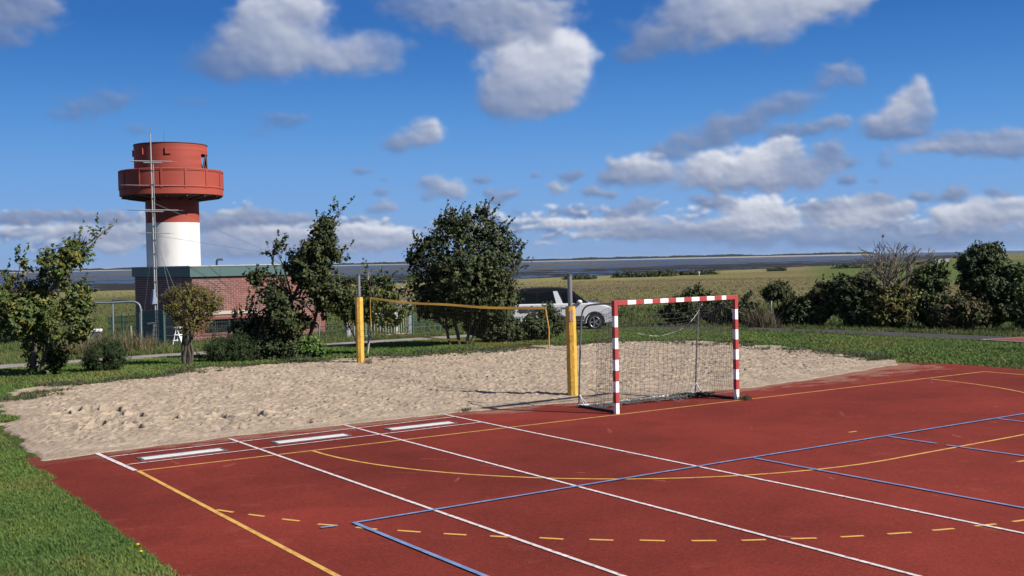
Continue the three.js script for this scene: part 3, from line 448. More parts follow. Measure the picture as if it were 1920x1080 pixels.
// ================================================================ handball goal
{
  const o = thing('handball_goal', 'red and white striped handball goal with sagging dark net on the red court', 'goal', [0, 0, 0]);
  const white = std(1.15, 1.14, 1.13, 0.5), red = std(0.50, 0.055, 0.05, 0.5), steel = std(0.32, 0.33, 0.35, 0.45, { metalness: 0.6 }), galv = std(0.62, 0.62, 0.63, 0.5), black = std(0.018, 0.018, 0.02, 0.7);
  const band = (p, geo) => part('red_band', geo, red, p);
  const post = (x) => { const p = part('post', rbox(0.08, 2.08, 0.08, 0.005, x, 1.04, 0), white, o); band(p, rbox(0.086, 0.283, 0.086, 0.006, x, 2.08 - 0.14 + 0.003, 0)); for (let k = 0; k < 4; k++) band(p, rbox(0.086, 0.2, 0.086, 0.005, x, 1.5 - k * 0.4, 0)); };
  post(0); post(3.08);
  const cb = part('crossbar', rbox(2.995, 0.08, 0.08, 0.005, 1.54, 2.04, 0), white, o);
  band(cb, rbox(0.238, 0.086, 0.086, 0.005, 0.162, 2.04, 0)); band(cb, rbox(0.238, 0.086, 0.086, 0.005, 2.918, 2.04, 0));
  for (let k = 0; k < 6; k++) band(cb, rbox(0.2, 0.086, 0.086, 0.005, 0.04 + 0.24 + 0.3 + k * 0.4, 2.04, 0));
  // rear hoops: a thin pole leaning on each side, bent forward at the top
  for (const [x, zb] of [[0.05, -1.2], [3.03, -1.12]]) {
    part('rear_pole', pipe([[x, 0.05, zb], [x, 1.0, zb + 0.06], [x, 1.72, zb + 0.13], [x, 1.86, zb + 0.17], [x, 1.95, zb + 0.27], [x, 1.985, zb + 0.42], [x, 2.03, -0.05]], 0.017, 40), steel, o);
    part('brace', [bar([x, 0.24, zb + 0.02], [x + (x < 1 ? 0.17 : -0.17), 0.05, zb], 0.014), bar([x, 0.05, zb + 0.16], [x, 0.24, zb + 0.02], 0.013)], galv, o);
    part('floor_bar', box(0.05, 0.045, Math.abs(zb) - 0.02, x, 0.024, zb / 2 - 0.02), black, o);
  }
  part('rear_bar', bar([0.02, 0.03, -1.2], [3.06, 0.03, -1.12], 0.024, 0.024, 10), galv, o);
  // net: a grid of cords, hung from the bar and pulled back
  const rnd = mulberry(8), cords = [];
  const web = (nu, nv, fn, r = 0.0029, skip) => { const P = []; for (let j = 0; j <= nv; j++) { P.push([]); for (let i = 0; i <= nu; i++) P[j].push(fn(i / nu, j / nv)); } for (let j = 0; j <= nv; j++) for (let i = 0; i <= nu; i++) { if (i < nu) cords.push(bar(P[j][i], P[j][i + 1], r, r, 3, false)); if (j < nv) cords.push(bar(P[j][i], P[j + 1][i], r, r, 3, false)); } return P; };
  const jig = () => (rnd() - 0.5) * 0.022;
  const sag = (u, s) => s * (1 - (2 * u - 1) ** 2);
  // roof and back in one sheet: from the crossbar it droops, meets the poles, and hangs to the floor
  web(27, 26, (u, v) => {
    const x = 0.08 + u * 2.92; let y, z;
    if (v < 0.34) { const t = v / 0.34; y = lerp(1.985, lerp(1.36, 1.85, Math.abs(2 * u - 1) ** 2.2), t) - sag(t, 0.10); z = lerp(-0.05, -0.50 - 0.06 * Math.abs(2 * u - 1), t); }
    else { const t = (v - 0.34) / 0.66; y = lerp(lerp(1.36, 1.85, Math.abs(2 * u - 1) ** 2.2), 0.07, t); z = lerp(-0.50 - 0.06 * Math.abs(2 * u - 1), -0.74, t) + Math.sin(u * 9 + t * 3) * 0.03; }
    return V(x + jig() + Math.sin(v * 7 + u * 3) * 0.03, y + jig(), z + jig());
  });
  for (const x of [0.02, 3.06]) web(10, 20, (u, v) => V(x + (x < 1 ? 0.06 : -0.06) * Math.sin(v * 3) + jig(), lerp(2.0 - u * 0.16, 0.06, v) + jig(), lerp(-0.06, lerp(-0.56, -0.74, v), u) + Math.sin(v * 5 + u * 4) * 0.03 + jig()));
  part('net', cords, std(0.11, 0.11, 0.095, 0.9), o);
  // the loose foot of the net, heaped along the rear bar
  const heap = []; for (let k = 0; k < 420; k++) { const x = 0.1 + rnd() * 2.4, w = 0.09 + 0.05 * Math.sin(x * 4), z = -1.0 + rnd() * (0.16 + w) + 0.03 * x, y = 0.015 + rnd() * 0.07; heap.push(limb([[x, y, z], [x + (rnd() - 0.5) * 0.16, y + (rnd() - 0.5) * 0.05 + 0.012, z + (rnd() - 0.5) * 0.1], [x + (rnd() - 0.5) * 0.3, Math.max(0.01, y + (rnd() - 0.5) * 0.08), z + (rnd() - 0.5) * 0.2]], 0.0045, 0.0045, 5, 3)); }
  part('net_foot', heap, std(0.24, 0.235, 0.225, 0.9), o);
  const dark = []; for (let k = 0; k < 120; k++) { const x = 2.2 + rnd() * 0.82, z = -0.62 + (rnd() - 0.5) * 0.18 - (3.0 - x) * 0.3, y = 0.03 + rnd() * 0.06; dark.push(limb([[x, y, z], [x + (rnd() - 0.5) * 0.2, y + 0.03, z + (rnd() - 0.5) * 0.1], [x + (rnd() - 0.5) * 0.35, Math.max(0.015, y - 0.02), z + (rnd() - 0.5) * 0.2]], 0.011, 0.011, 5, 4)); }
  part('net_bundle', dark, std(0.025, 0.025, 0.025, 0.9), o);
  part('rope', pipe([[0.9, 1.42, -0.52], [1.5, 1.33, -0.51], [2.2, 1.45, -0.56], [2.7, 1.68, -0.72], [3.02, 1.9, -0.86]], 0.006, 40, 5), std(0.6, 0.58, 0.52, 0.9), o);
}
// ================================================================ beach volleyball posts and net
{
  const wr = noiseTex(256, (u, v, i, j) => { const t = 128 + (wrapFbm(u, v, 4, 4, 61) - 0.5) * 120 + (Math.abs(wrapNoise(u, v, 10, 63) - 0.5) < 0.04 ? -50 : 0); return [t, t, t]; }, false);
  const tone = noiseTex(256, (u, v, i, j) => { const k = 1 + (wrapFbm(u, v, 5, 4, 66) - 0.5) * 0.16, d = sstep(0.64, 0.76, wrapFbm(u, v, 12, 4, 68)) * 0.35; return [lerp(238, 190, d) * k, lerp(186, 138, d) * k, lerp(74, 60, d) * k]; });
  const pad = std(1, 1, 1, 0.5, { map: tone, bumpMap: wr, bumpScale: 0.02 }), metal = std(0.36, 0.37, 0.40, 0.4, { metalness: 0.5 }), inner = std(0.11, 0.085, 0.05, 0.9);
  const post = (pos, label, lean, turn, h) => {
    const o = thing('volleyball_post', label, 'volleyball post', pos, turn, 'beach volleyball posts'); o.rotation.z = lean;
    const ring = [], seg = 8, lv = 26, P = [], U = [], I = [], rnd = mulberry(Math.round(pos[2] * 10));
    for (let j = 0; j <= lv; j++) for (let i = 0; i <= seg; i++) { const a = (i % seg + 0.5) / seg * Math.PI * 2, r = 0.110 * (1 + (noise2(i % seg * 2.3 + pos[2], j * 0.7) - 0.5) * 0.10) * (j === 0 || j === lv ? 0.97 : 1); P.push(Math.cos(a) * r, j / lv * h, Math.sin(a) * r); U.push(i / seg, j / lv * 2); }
    for (let j = 0; j < lv; j++) for (let i = 0; i < seg; i++) { const a = j * (seg + 1) + i, b = a + seg + 1; I.push(a, b, a + 1, a + 1, b, b + 1); }
    const g0 = new THREE.BufferGeometry(); g0.setAttribute('position', new THREE.Float32BufferAttribute(P, 3)); g0.setAttribute('uv', new THREE.Float32BufferAttribute(U, 2)); g0.setIndex(I); const g = g0.toNonIndexed(); g.computeVertexNormals();
    const sleeve = part('padding', g, pad, o);
    part('foam_end', new THREE.CylinderGeometry(0.096, 0.096, 0.02, 8).rotateY(Math.PI / 8).translate(0, h - 0.012, 0), inner, sleeve);
    const pole = part('pole', new THREE.CylinderGeometry(0.048, 0.048, 2.62, 16).translate(0, 1.24, 0), metal, o);
    part('cap', new THREE.CylinderGeometry(0.05, 0.05, 0.03, 16).translate(0, 2.56, 0), std(0.10, 0.10, 0.11, 0.6), pole);
    return o;
  };
  const A = post([0.93, -0.02, -12.55], 'far yellow padded volleyball post standing by the trees', 0, 0.1, 1.93);
  const B = post([0.88, -0.02, -2.5], 'near yellow padded volleyball post beside the striped goal', 0.014, 0.25, 1.91);
  const cv = document.createElement('canvas'); cv.width = 64; cv.height = 256; const c2 = cv.getContext('2d'); c2.fillStyle = '#d9bfae'; c2.fillRect(0, 0, 64, 256); c2.strokeStyle = '#b0947c'; c2.lineWidth = 4; c2.strokeRect(2, 2, 60, 252); c2.fillStyle = '#5c3f48'; c2.font = 'bold 56px sans-serif'; c2.textAlign = 'center'; ['8', '9', '5', '4'].forEach((t, k) => c2.fillText(t, 32, 58 + k * 60));
  const tx = new THREE.CanvasTexture(cv); tx.colorSpace = THREE.SRGBColorSpace;
  // the sticker sits on the facet that looks at the court's near left
  const fa = Math.PI * 5 / 8 + 0 , ang = Math.PI / 8 * 5;
  const st = new THREE.PlaneGeometry(0.062, 0.22); const best = (() => { let b = 0, v = -2; for (let k = 0; k < 8; k++) { const a = (k + 1) / 8 * Math.PI * 2, d = Math.cos(a - Math.atan2(18, -13.6) + 0.25 - 0.22); if (d > v) { v = d; b = a; } } return b; })();
  st.rotateY(Math.PI / 2 - best); st.translate(Math.cos(best) * 0.112, 1.72, Math.sin(best) * 0.112);
  part('number_sticker', st, std(1, 1, 1, 0.5, { map: tx }), B);
  // the net between the posts
  const n = thing('volleyball_net', 'sagging volleyball net with orange tape edges between the two posts', 'volleyball net', [0, 0, 0]);
  const tape = std(0.9, 0.5, 0.08, 1, { transmission: 0.4, thickness: 0 }), cord = std(0.10, 0.085, 0.05, 0.9);
  const zA = -11.85, zB = -3.42, top = (t) => lerp(1.90, 1.83, t) - 0.10 * Math.sin(Math.PI * t) + 0.04 * Math.sin(Math.PI * t) ** 8, bot = (t) => lerp(0.97, 0.97, t) - 0.03 * Math.sin(Math.PI * t), X = (t) => 0.93 - 0.05 * t + 0.05 * Math.sin(Math.PI * t * 1.0);
  const ribbonT = (fn, w) => { const P = [], I = [], N = 60; for (let i = 0; i <= N; i++) { const t = i / N, z = lerp(zA, zB, t), y = fn(t), tw = Math.sin(t * 23) * 0.35; P.push(X(t) + 0.006 + tw * 0.01, y + w / 2, z, X(t) - 0.006 - tw * 0.01, y - w / 2, z); } for (let i = 0; i < N; i++) { const a = i * 2; I.push(a, a + 1, a + 2, a + 2, a + 1, a + 3); } const g = new THREE.BufferGeometry(); g.setAttribute('position', new THREE.Float32BufferAttribute(P, 3)); g.setIndex(I); g.computeVertexNormals(); return g; };
  part('top_tape', ribbonT(top, 0.055), tape, n); part('bottom_tape', ribbonT(bot, 0.032), std(0.55, 0.32, 0.06, 1, { transmission: 0.3, thickness: 0 }), n);
  part('side_tape', [bar([X(0), top(0), zA], [X(0) + 0.02, 1.45, zA - 0.04], 0.011), bar([X(0) + 0.02, 1.45, zA - 0.04], [X(0), bot(0), zA + 0.02], 0.010)], tape, n);
  part('side_tape', [bar([X(1), top(1), zB], [X(1) - 0.01, 1.4, zB + 0.13], 0.015), bar([X(1) - 0.01, 1.4, zB + 0.13], [X(1), bot(1), zB + 0.1], 0.015)], tape, n);
  const c = []; for (let i = 0; i <= 84; i++) { const t = i / 84, z = lerp(zA, zB, t); c.push(bar([X(t), top(t), z], [X(t), bot(t), z], 0.0016, 0.0016, 3, false)); } for (let k = 1; k < 9; k++) for (let i = 0; i < 28; i++) { const t = i / 28, s = (i + 1) / 28; c.push(bar([X(t), lerp(bot(t), top(t), k / 9), lerp(zA, zB, t)], [X(s), lerp(bot(s), top(s), k / 9), lerp(zA, zB, s)], 0.0016, 0.0016, 3, false)); }
  part('mesh_cords', c, cord, n);
  for (const g of [bar([0.93, 1.94, -12.5], [X(0), top(0), zA], 0.005, 0.005, 4), bar([0.93, 0.98, -12.46], [X(0), bot(0), zA + 0.02], 0.005, 0.005, 4), bar([0.9, 1.86, -2.6], [X(1), top(1), zB], 0.004, 0.004, 4), bar([0.9, 0.95, -2.6], [X(1), bot(1), zB + 0.1], 0.004, 0.004, 4)]) part('guy_cord', g, cord, n);
}
// ================================================================ the beacon tower
const TW = { x: 5.9, z: -46.4 };
{
  const red = (r, g, b, seed) => std(1, 1, 1, 0.6, { map: noiseTex(512, (u, v, i, j) => { const k = 1 + (wrapFbm(u, v, 4, 5, seed) - 0.5) * 0.22 + (hash2(i + seed, j) - 0.5) * 0.05, w = sstep(0.62, 0.74, wrapFbm(u, v, 9, 4, seed + 3)) * 0.18; return [lerp(r, 160, w) * k, lerp(g, 90, w) * k, lerp(b, 80, w) * k]; }), spec: 0.35 });
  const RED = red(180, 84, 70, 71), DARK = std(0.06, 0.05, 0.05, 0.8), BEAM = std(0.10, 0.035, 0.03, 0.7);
  const WHITE = std(1, 1, 1, 0.6, { map: noiseTex(512, (u, v, i, j) => { const k = 1 + (wrapFbm(u, v, 4, 5, 81) - 0.5) * 0.08 - sstep(0.6, 0.75, wrapFbm(u * 1, v * 0.25, 16, 4, 84)) * 0.07; return [248 * k, 246 * k, 242 * k]; }), spec: 0.3 });
  const o = thing('beacon_tower', 'round red and white beacon tower with overhanging gallery rising behind the brick building', 'tower', [TW.x, 0, TW.z]);
  o.scale.y = 0.976; o.position.y = 0.069;
  const toCam = Math.atan2(EYE.x - TW.x, EYE.z - TW.z);                     // angle for (sin, cos)
  const R = 1.45, G = 2.80, L = 1.985;
  const yB = terrain(TW.x, TW.z) - 0.1;
  const shell = (r, y0, y1, n = 64) => new THREE.CylinderGeometry(r, r, y1 - y0, n, 1, true).translate(0, (y0 + y1) / 2, 0);
  part('white_shaft', shell(R + 0.01, yB, 5.420), WHITE, o);
  part('red_shaft', shell(R, 5.420, 6.965), RED, o);
  part('shaft_flange', new THREE.TorusGeometry(R + 0.012, 0.012, 6, 64).rotateX(Math.PI / 2).translate(0, 6.814, 0), RED, o);
  // gallery
  const gal = part('gallery_wall', new THREE.LatheGeometry([[G, 6.965], [G, 8.340], [G - 0.06, 8.340], [G - 0.06, 7.041]].map(([x, y]) => new THREE.Vector2(x, y)), 96), RED, o);
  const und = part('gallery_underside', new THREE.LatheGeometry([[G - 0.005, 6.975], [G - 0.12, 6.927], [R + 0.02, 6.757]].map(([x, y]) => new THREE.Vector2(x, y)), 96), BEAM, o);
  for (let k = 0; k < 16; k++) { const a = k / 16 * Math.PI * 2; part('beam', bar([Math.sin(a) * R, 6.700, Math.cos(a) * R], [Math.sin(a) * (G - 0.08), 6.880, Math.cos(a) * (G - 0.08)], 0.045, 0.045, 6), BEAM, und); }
  part('gallery_floor', new THREE.RingGeometry(R - 0.3, G - 0.03, 64).rotateX(-Math.PI / 2).translate(0, 7.231, 0), DARK, o);
  part('top_rail', new THREE.TorusGeometry(G - 0.02, 0.045, 8, 96).rotateX(Math.PI / 2).translate(0, 8.350, 0), RED, gal);
  part('band', new THREE.LatheGeometry([[G + 0.001, 7.344], [G + 0.035, 7.344], [G + 0.035, 7.420], [G + 0.001, 7.420]].map(([x, y]) => new THREE.Vector2(x, y)), 96), RED, gal);
  part('band', new THREE.LatheGeometry([[G + 0.001, 8.263], [G + 0.03, 8.263], [G + 0.03, 8.309], [G + 0.001, 8.309]].map(([x, y]) => new THREE.Vector2(x, y)), 96), RED, gal);
  for (let k = 0; k < 14; k++) { const a = toCam + 0.26 + k / 14 * Math.PI * 2; part('panel_rib', box(0.09, 1.1, 0.05, 0, 0, 0).rotateY(a).translate(Math.sin(a) * (G + 0.012), 7.842, Math.cos(a) * (G + 0.012)), RED, gal); }
  // lantern house, open on its right hand side
  const Lh = part('lantern_wall', (() => {
    const list = [], arc = (r, y0, y1, a0, a1) => new THREE.CylinderGeometry(r, r, y1 - y0, 48, 1, true, a0, a1 - a0).translate(0, (y0 + y1) / 2, 0);
    const w0 = toCam + 53 * Math.PI / 180, w1 = toCam + 140 * Math.PI / 180;
    for (const r of [L, L - 0.07]) { list.push(arc(r, 7.231, 8.380, 0, Math.PI * 2), arc(r, 9.320, 9.860, 0, Math.PI * 2), arc(r, 8.380, 9.320, w1, w0 + Math.PI * 2)); }
    list.push(new THREE.RingGeometry(L - 0.07, L, 64).rotateX(-Math.PI / 2).translate(0, 9.860, 0));
    list.push(box(0.08, 0.94, 0.06).rotateY(w0).translate(Math.sin(w0) * (L - 0.03), 8.850, Math.cos(w0) * (L - 0.03)), box(0.08, 0.94, 0.06).rotateY(w1).translate(Math.sin(w1) * (L - 0.03), 8.850, Math.cos(w1) * (L - 0.03)));
    return list;
  })(), RED, o);
  for (const [a0, a1] of [[60, 72], [84, 72], [84, 98], [112, 98], [112, 126]]) { const p = (a, y) => [Math.sin(toCam + a * Math.PI / 180) * (L - 0.04), y, Math.cos(toCam + a * Math.PI / 180) * (L - 0.04)]; part('strut', bar(p(a0, 8.380), p(a1, 9.320), 0.04, 0.04, 6), BEAM, Lh); }
  part('lantern_roof', new THREE.CircleGeometry(L - 0.06, 64).rotateX(-Math.PI / 2).translate(0, 9.660, 0), DARK, o);
  part('roof_rim', new THREE.TorusGeometry(L, 0.03, 6, 96).rotateX(Math.PI / 2).translate(0, 9.870, 0), BEAM, o);
  for (const a of [-47, -4, -92]) { const t = toCam + a * Math.PI / 180, bx = [box(0.05, 0.36, 0.07, -0.13, 0, 0), box(0.28, 0.05, 0.07, 0, -0.17, 0)]; part('bracket', join(a === -4 ? bx : [box(0.06, 0.36, 0.10)]).rotateY(t).translate(Math.sin(t) * (L + 0.03), 9.420, Math.cos(t) * (L + 0.03)), RED, Lh); }
  part('roof_lamp', [new THREE.CylinderGeometry(0.10, 0.12, 0.12, 10).translate(0.75, 9.820, 0.9), new THREE.SphereGeometry(0.09, 10, 8).translate(0.75, 9.920, 0.9)], DARK, o);
  part('whip_aerial', bar([-0.45, 9.540, 0.3], [-0.45, 10.690, 0.3], 0.012, 0.006, 5), DARK, o);
  part('bulkhead_lamp', new THREE.SphereGeometry(0.09, 10, 8).translate(Math.sin(toCam - 1.05) * 2.65, 6.814, Math.cos(toCam - 1.05) * 2.65), DARK, o);
}
// ================================================================ brick building
{
  const X0 = 4.2, X1 = 11.2, Z0 = -37.9, Z1 = -48.3, Y0 = -1.35, YT = 2.38, YR = 2.93;
  const o = thing('brick_building', 'low red brick building with green fascia at the foot of the beacon tower', 'building', [0, 0, 0]);
  const mortar = std(0.68, 0.58, 0.51, 1), tones = [[0.235, 0.085, 0.065], [0.205, 0.07, 0.055], [0.27, 0.105, 0.08], [0.225, 0.085, 0.075], [0.18, 0.07, 0.062]].map(([r, g, b]) => std(r * 1.25, g * 1.2, b * 1.2, 0.9)), green = std(0.075, 0.155, 0.150, 0.6), pale = std(0.55, 0.54, 0.50, 0.8), dark = std(0.012, 0.012, 0.014, 0.3), iron = std(0.04, 0.04, 0.045, 0.6), cream = std(0.62, 0.56, 0.44, 0.8);
  const wx0 = 4.8, wx1 = 8.25, wy0 = -0.45, wy1 = 0.24;
  const wall = part('wall', [box(X1 - X0, wy0 - Y0, 0.3, (X0 + X1) / 2, (wy0 + Y0) / 2, Z0 - 0.16), box(X1 - X0, YT - wy1, 0.3, (X0 + X1) / 2, (YT + wy1) / 2, Z0 - 0.16), box(wx0 - X0, wy1 - wy0, 0.3, (X0 + wx0) / 2, (wy0 + wy1) / 2, Z0 - 0.16), box(X1 - wx1, wy1 - wy0, 0.3, (X1 + wx1) / 2, (wy0 + wy1) / 2, Z0 - 0.16), box(0.3, YT - Y0, Z0 - Z1 - 0.31, X0 + 0.16, (Y0 + YT) / 2, (Z0 + Z1) / 2 - 0.16), box(0.3, YT - Y0, Z0 - Z1 - 0.31, X1 - 0.16, (Y0 + YT) / 2, (Z0 + Z1) / 2 - 0.16), box(X1 - X0 - 0.62, YT - Y0, 0.3, (X0 + X1) / 2, (Y0 + YT) / 2, Z1 + 0.16)], mortar, o);
  const rnd = mulberry(3), full = box(0.246, 0.076, 0.03), half = box(0.116, 0.076, 0.03), rest = tones.map(() => []); let made = 0;
  for (let c = 0; ; c++) {                                                  // courses from the top down
    const y = YT - 0.05 - c * 0.1; if (y < Y0 + 0.05) break;
    for (let x = X0 + (c % 2 ? 0.06 : 0.12); x < X1 - 0.1; x += 0.272) {
      if (x > wx0 - 0.13 && x < wx1 + 0.13 && y > wy0 - 0.03 && y < wy1 + 0.03) continue;
      const t = Math.floor(rnd() * 5), start = c % 2 && x < X0 + 0.1, g = start ? half : full, dz = Z0 + (rnd() - 0.5) * 0.003;
      if (made < 300 && x < 8.2) { const b = part('brick', g, tones[t], wall); b.position.set(x, y, dz - 0.007); made++; } else rest[t].push(g.clone().translate(x, y, dz - 0.007));
      if (start) x -= 0.06;
    }
    for (let z = Z0 - 0.13 - (c % 2 ? 0 : 0.12); z > Z1 + 0.1; z -= 0.272) rest[Math.floor(rnd() * 5)].push(full.clone().rotateY(Math.PI / 2).translate(X0 + 0.007 + (rnd() - 0.5) * 0.003, y, z));
  }
  rest.forEach((r, k) => { const m = part('bricks', r, tones[k], wall); m.userData.kind = 'stuff'; });
  part('window_surround', [box(wx1 - wx0 + 0.44, 0.10, 0.06, (wx0 + wx1) / 2, wy1 + 0.045, Z0 - 0.012), box(wx1 - wx0 + 0.44, 0.10, 0.06, (wx0 + wx1) / 2, wy0 - 0.045, Z0 - 0.012), box(0.2, wy1 - wy0 - 0.012, 0.058, wx0 - 0.11, (wy0 + wy1) / 2, Z0 - 0.012), box(0.2, wy1 - wy0 - 0.012, 0.058, wx1 + 0.11, (wy0 + wy1) / 2, Z0 - 0.012)], tones[1], o);
  part('corner_pier', box(0.2, YT - Y0 - 0.02, 0.05, X1 - 0.09, (Y0 + YT) / 2, Z0 - 0.01), tones[0], o);
  const win = part('window_band', box(wx1 - wx0 + 0.1, wy1 - wy0 + 0.1, 0.05, (wx0 + wx1) / 2, (wy0 + wy1) / 2, Z0 - 0.36), dark, o);
  for (let x = wx0 + 0.06; x < wx1; x += 0.115) part('bar', box(0.014, wy1 - wy0, 0.014, x, (wy0 + wy1) / 2, Z0 - 0.06), iron, win);
  for (const y of [wy0 + 0.14, (wy0 + wy1) / 2, wy1 - 0.14]) part('rail', box(wx1 - wx0, 0.018, 0.012, (wx0 + wx1) / 2, y, Z0 - 0.075), iron, win);
  part('lintel_band', box(3.2, 0.16, 0.06, 5.9, 0.56, Z0 + 0.025), cream, o);
  part('plinth', box(X1 - X0 + 0.1, 0.3, 0.12, (X0 + X1) / 2, Y0 + 0.18, Z0 + 0.05), std(0.36, 0.34, 0.31, 0.9), o);
  for (const x of [5.25, 6.4]) part('downpipe', bar([x, -1.2, Z0 + 0.14], [x, x < 6 ? 0.15 : 0.86, Z0 + 0.14], 0.035, 0.035, 8), std(0.055, 0.03, 0.028, 0.7), o);
  const fa = part('fascia', [box(X1 - X0 + 0.24, YR - YT - 0.05, 0.08, (X0 + X1) / 2, (YT + YR) / 2 - 0.025, Z0 + 0.08), box(0.08, YR - YT - 0.05, Z0 - Z1 + 0.03, X0 - 0.08, (YT + YR) / 2 - 0.025, (Z0 + Z1) / 2 + 0.02), box(0.08, YR - YT - 0.05, Z0 - Z1 + 0.03, X1 + 0.08, (YT + YR) / 2 - 0.025, (Z0 + Z1) / 2 + 0.02), box(X1 - X0 + 0.24, YR - YT - 0.05, 0.08, (X0 + X1) / 2, (YT + YR) / 2 - 0.025, Z1 - 0.04)], green, o);
  part('edge_trim', [box(X1 - X0 + 0.34, 0.05, 0.14, (X0 + X1) / 2, YR - 0.025, Z0 + 0.08), box(0.14, 0.05, Z0 - Z1 - 0.02, X0 - 0.08, YR - 0.025, (Z0 + Z1) / 2), box(0.14, 0.05, Z0 - Z1 - 0.02, X1 + 0.08, YR - 0.025, (Z0 + Z1) / 2)], pale, fa);
  for (let x = X0 + 1.4; x < X1; x += 1.45) part('joint', box(0.012, YR - YT - 0.07, 0.006, x, (YT + YR) / 2 - 0.025, Z0 + 0.122), std(0.03, 0.06, 0.06, 0.8), fa);
  part('roof', box(X1 - X0 + 0.02, 0.12, Z0 - Z1 - 0.05, (X0 + X1) / 2, YR - 0.14, (Z0 + Z1) / 2), std(0.10, 0.10, 0.10, 0.95), o);
  part('vent_pipe', pipe([[6.2, 2.8, -40], [6.2, 3.16, -40], [6.25, 3.22, -40], [6.5, 3.23, -40]], 0.06, 14), std(0.05, 0.05, 0.055, 0.6), o);
}
// ================================================================ aerial mast in front of the tower
{
  const p0 = at(293, 640, 52.5), ground = terrain(p0.x, p0.z), top = at(291, 252, 52.5).y, Y = (py) => at(292, py, 52.5).y, k = 52.5 / FOCAL;
  const o = thing('aerial_mast', 'slim white aerial mast with four horizontal aerials in front of the red tower', 'mast', [p0.x, ground, p0.z]);
  const wht = std(0.46, 0.46, 0.47, 0.45), wire = std(0.22, 0.23, 0.25, 0.6), y = (py) => Y(py) - ground, rx = RIGHT0.x, rz = RIGHT0.z;
  part('lower_tube', bar([0, -0.2, 0], [0, y(303), 0], 0.036, 0.034, 10), wht, o);
  part('second_tube', bar([0.10 * rx, -0.2, 0.10 * rz], [0.10 * rx, y(306), 0.10 * rz], 0.018, 0.018, 8), wht, o);
  part('upper_tube', bar([0, y(303), 0], [0, y(252), 0], 0.035, 0.025, 8), wht, o);
  part('whip', bar([0, y(252), 0], [0, y(233), 0], 0.010, 0.006, 5), wire, o);
  for (let py = 320; py < 560; py += 26) part('clamp', box(0.17 * 1, 0.045, 0.09, 0.05 * rx, y(py), 0.05 * rz, -YAW), std(0.2, 0.2, 0.21, 0.6), o);
  for (const [py, l, r, th] of [[303, 254, 330, 0.03], [348, 244, 340, 0.014], [394, 246, 340, 0.03], [437, 264, 323, 0.018]]) {
    const pt = (px, dy = 0) => { const u = (px - 292) * k; return [u * rx, y(py) - u * 0.035 + dy, u * rz]; };
    const a = part('aerial', [bar(pt(l), pt(r), th, th, 6), bar(pt(l - 10), pt(l), 0.008, 0.008, 4), bar(pt(r), pt(r + 10), 0.008, 0.008, 4)], wht, o);
    if (th > 0.02) part('boom', bar(pt(278, -0.07), pt(312, -0.07), 0.035, 0.035, 6), wht, a);
  }
  const anchor = (px, py, d) => { const q = at(px, py, d); return [q.x - p0.x, q.y - ground, q.z - p0.z]; };
  for (const [py, a] of [[380, [505, 472, 54]], [441, [520, 477, 54]], [441, [352, 600, 52]], [400, [338, 640, 50]], [437, [264, 640, 55]]]) part('guy_wire', bar([0, y(py), 0], anchor(...a), 0.008, 0.008, 4), wire, o);
  // pale cloth wrapped round the foot of the mast
  const cloth = std(0.26, 0.30, 0.38, 0.95), cg = new THREE.CylinderGeometry(0.06, 0.16, 0.7, 14, 8, true), cp = cg.attributes.position;
  for (let i = 0; i < cp.count; i++) { const a = Math.atan2(cp.getZ(i), cp.getX(i)), f = 1 + 0.3 * Math.sin(a * 4 + cp.getY(i) * 2); cp.setX(i, cp.getX(i) * f); cp.setZ(i, cp.getZ(i) * f); } cg.computeVertexNormals();
  part('cloth_wrap', cg.translate(-0.06, y(556), 0), cloth, o);
}

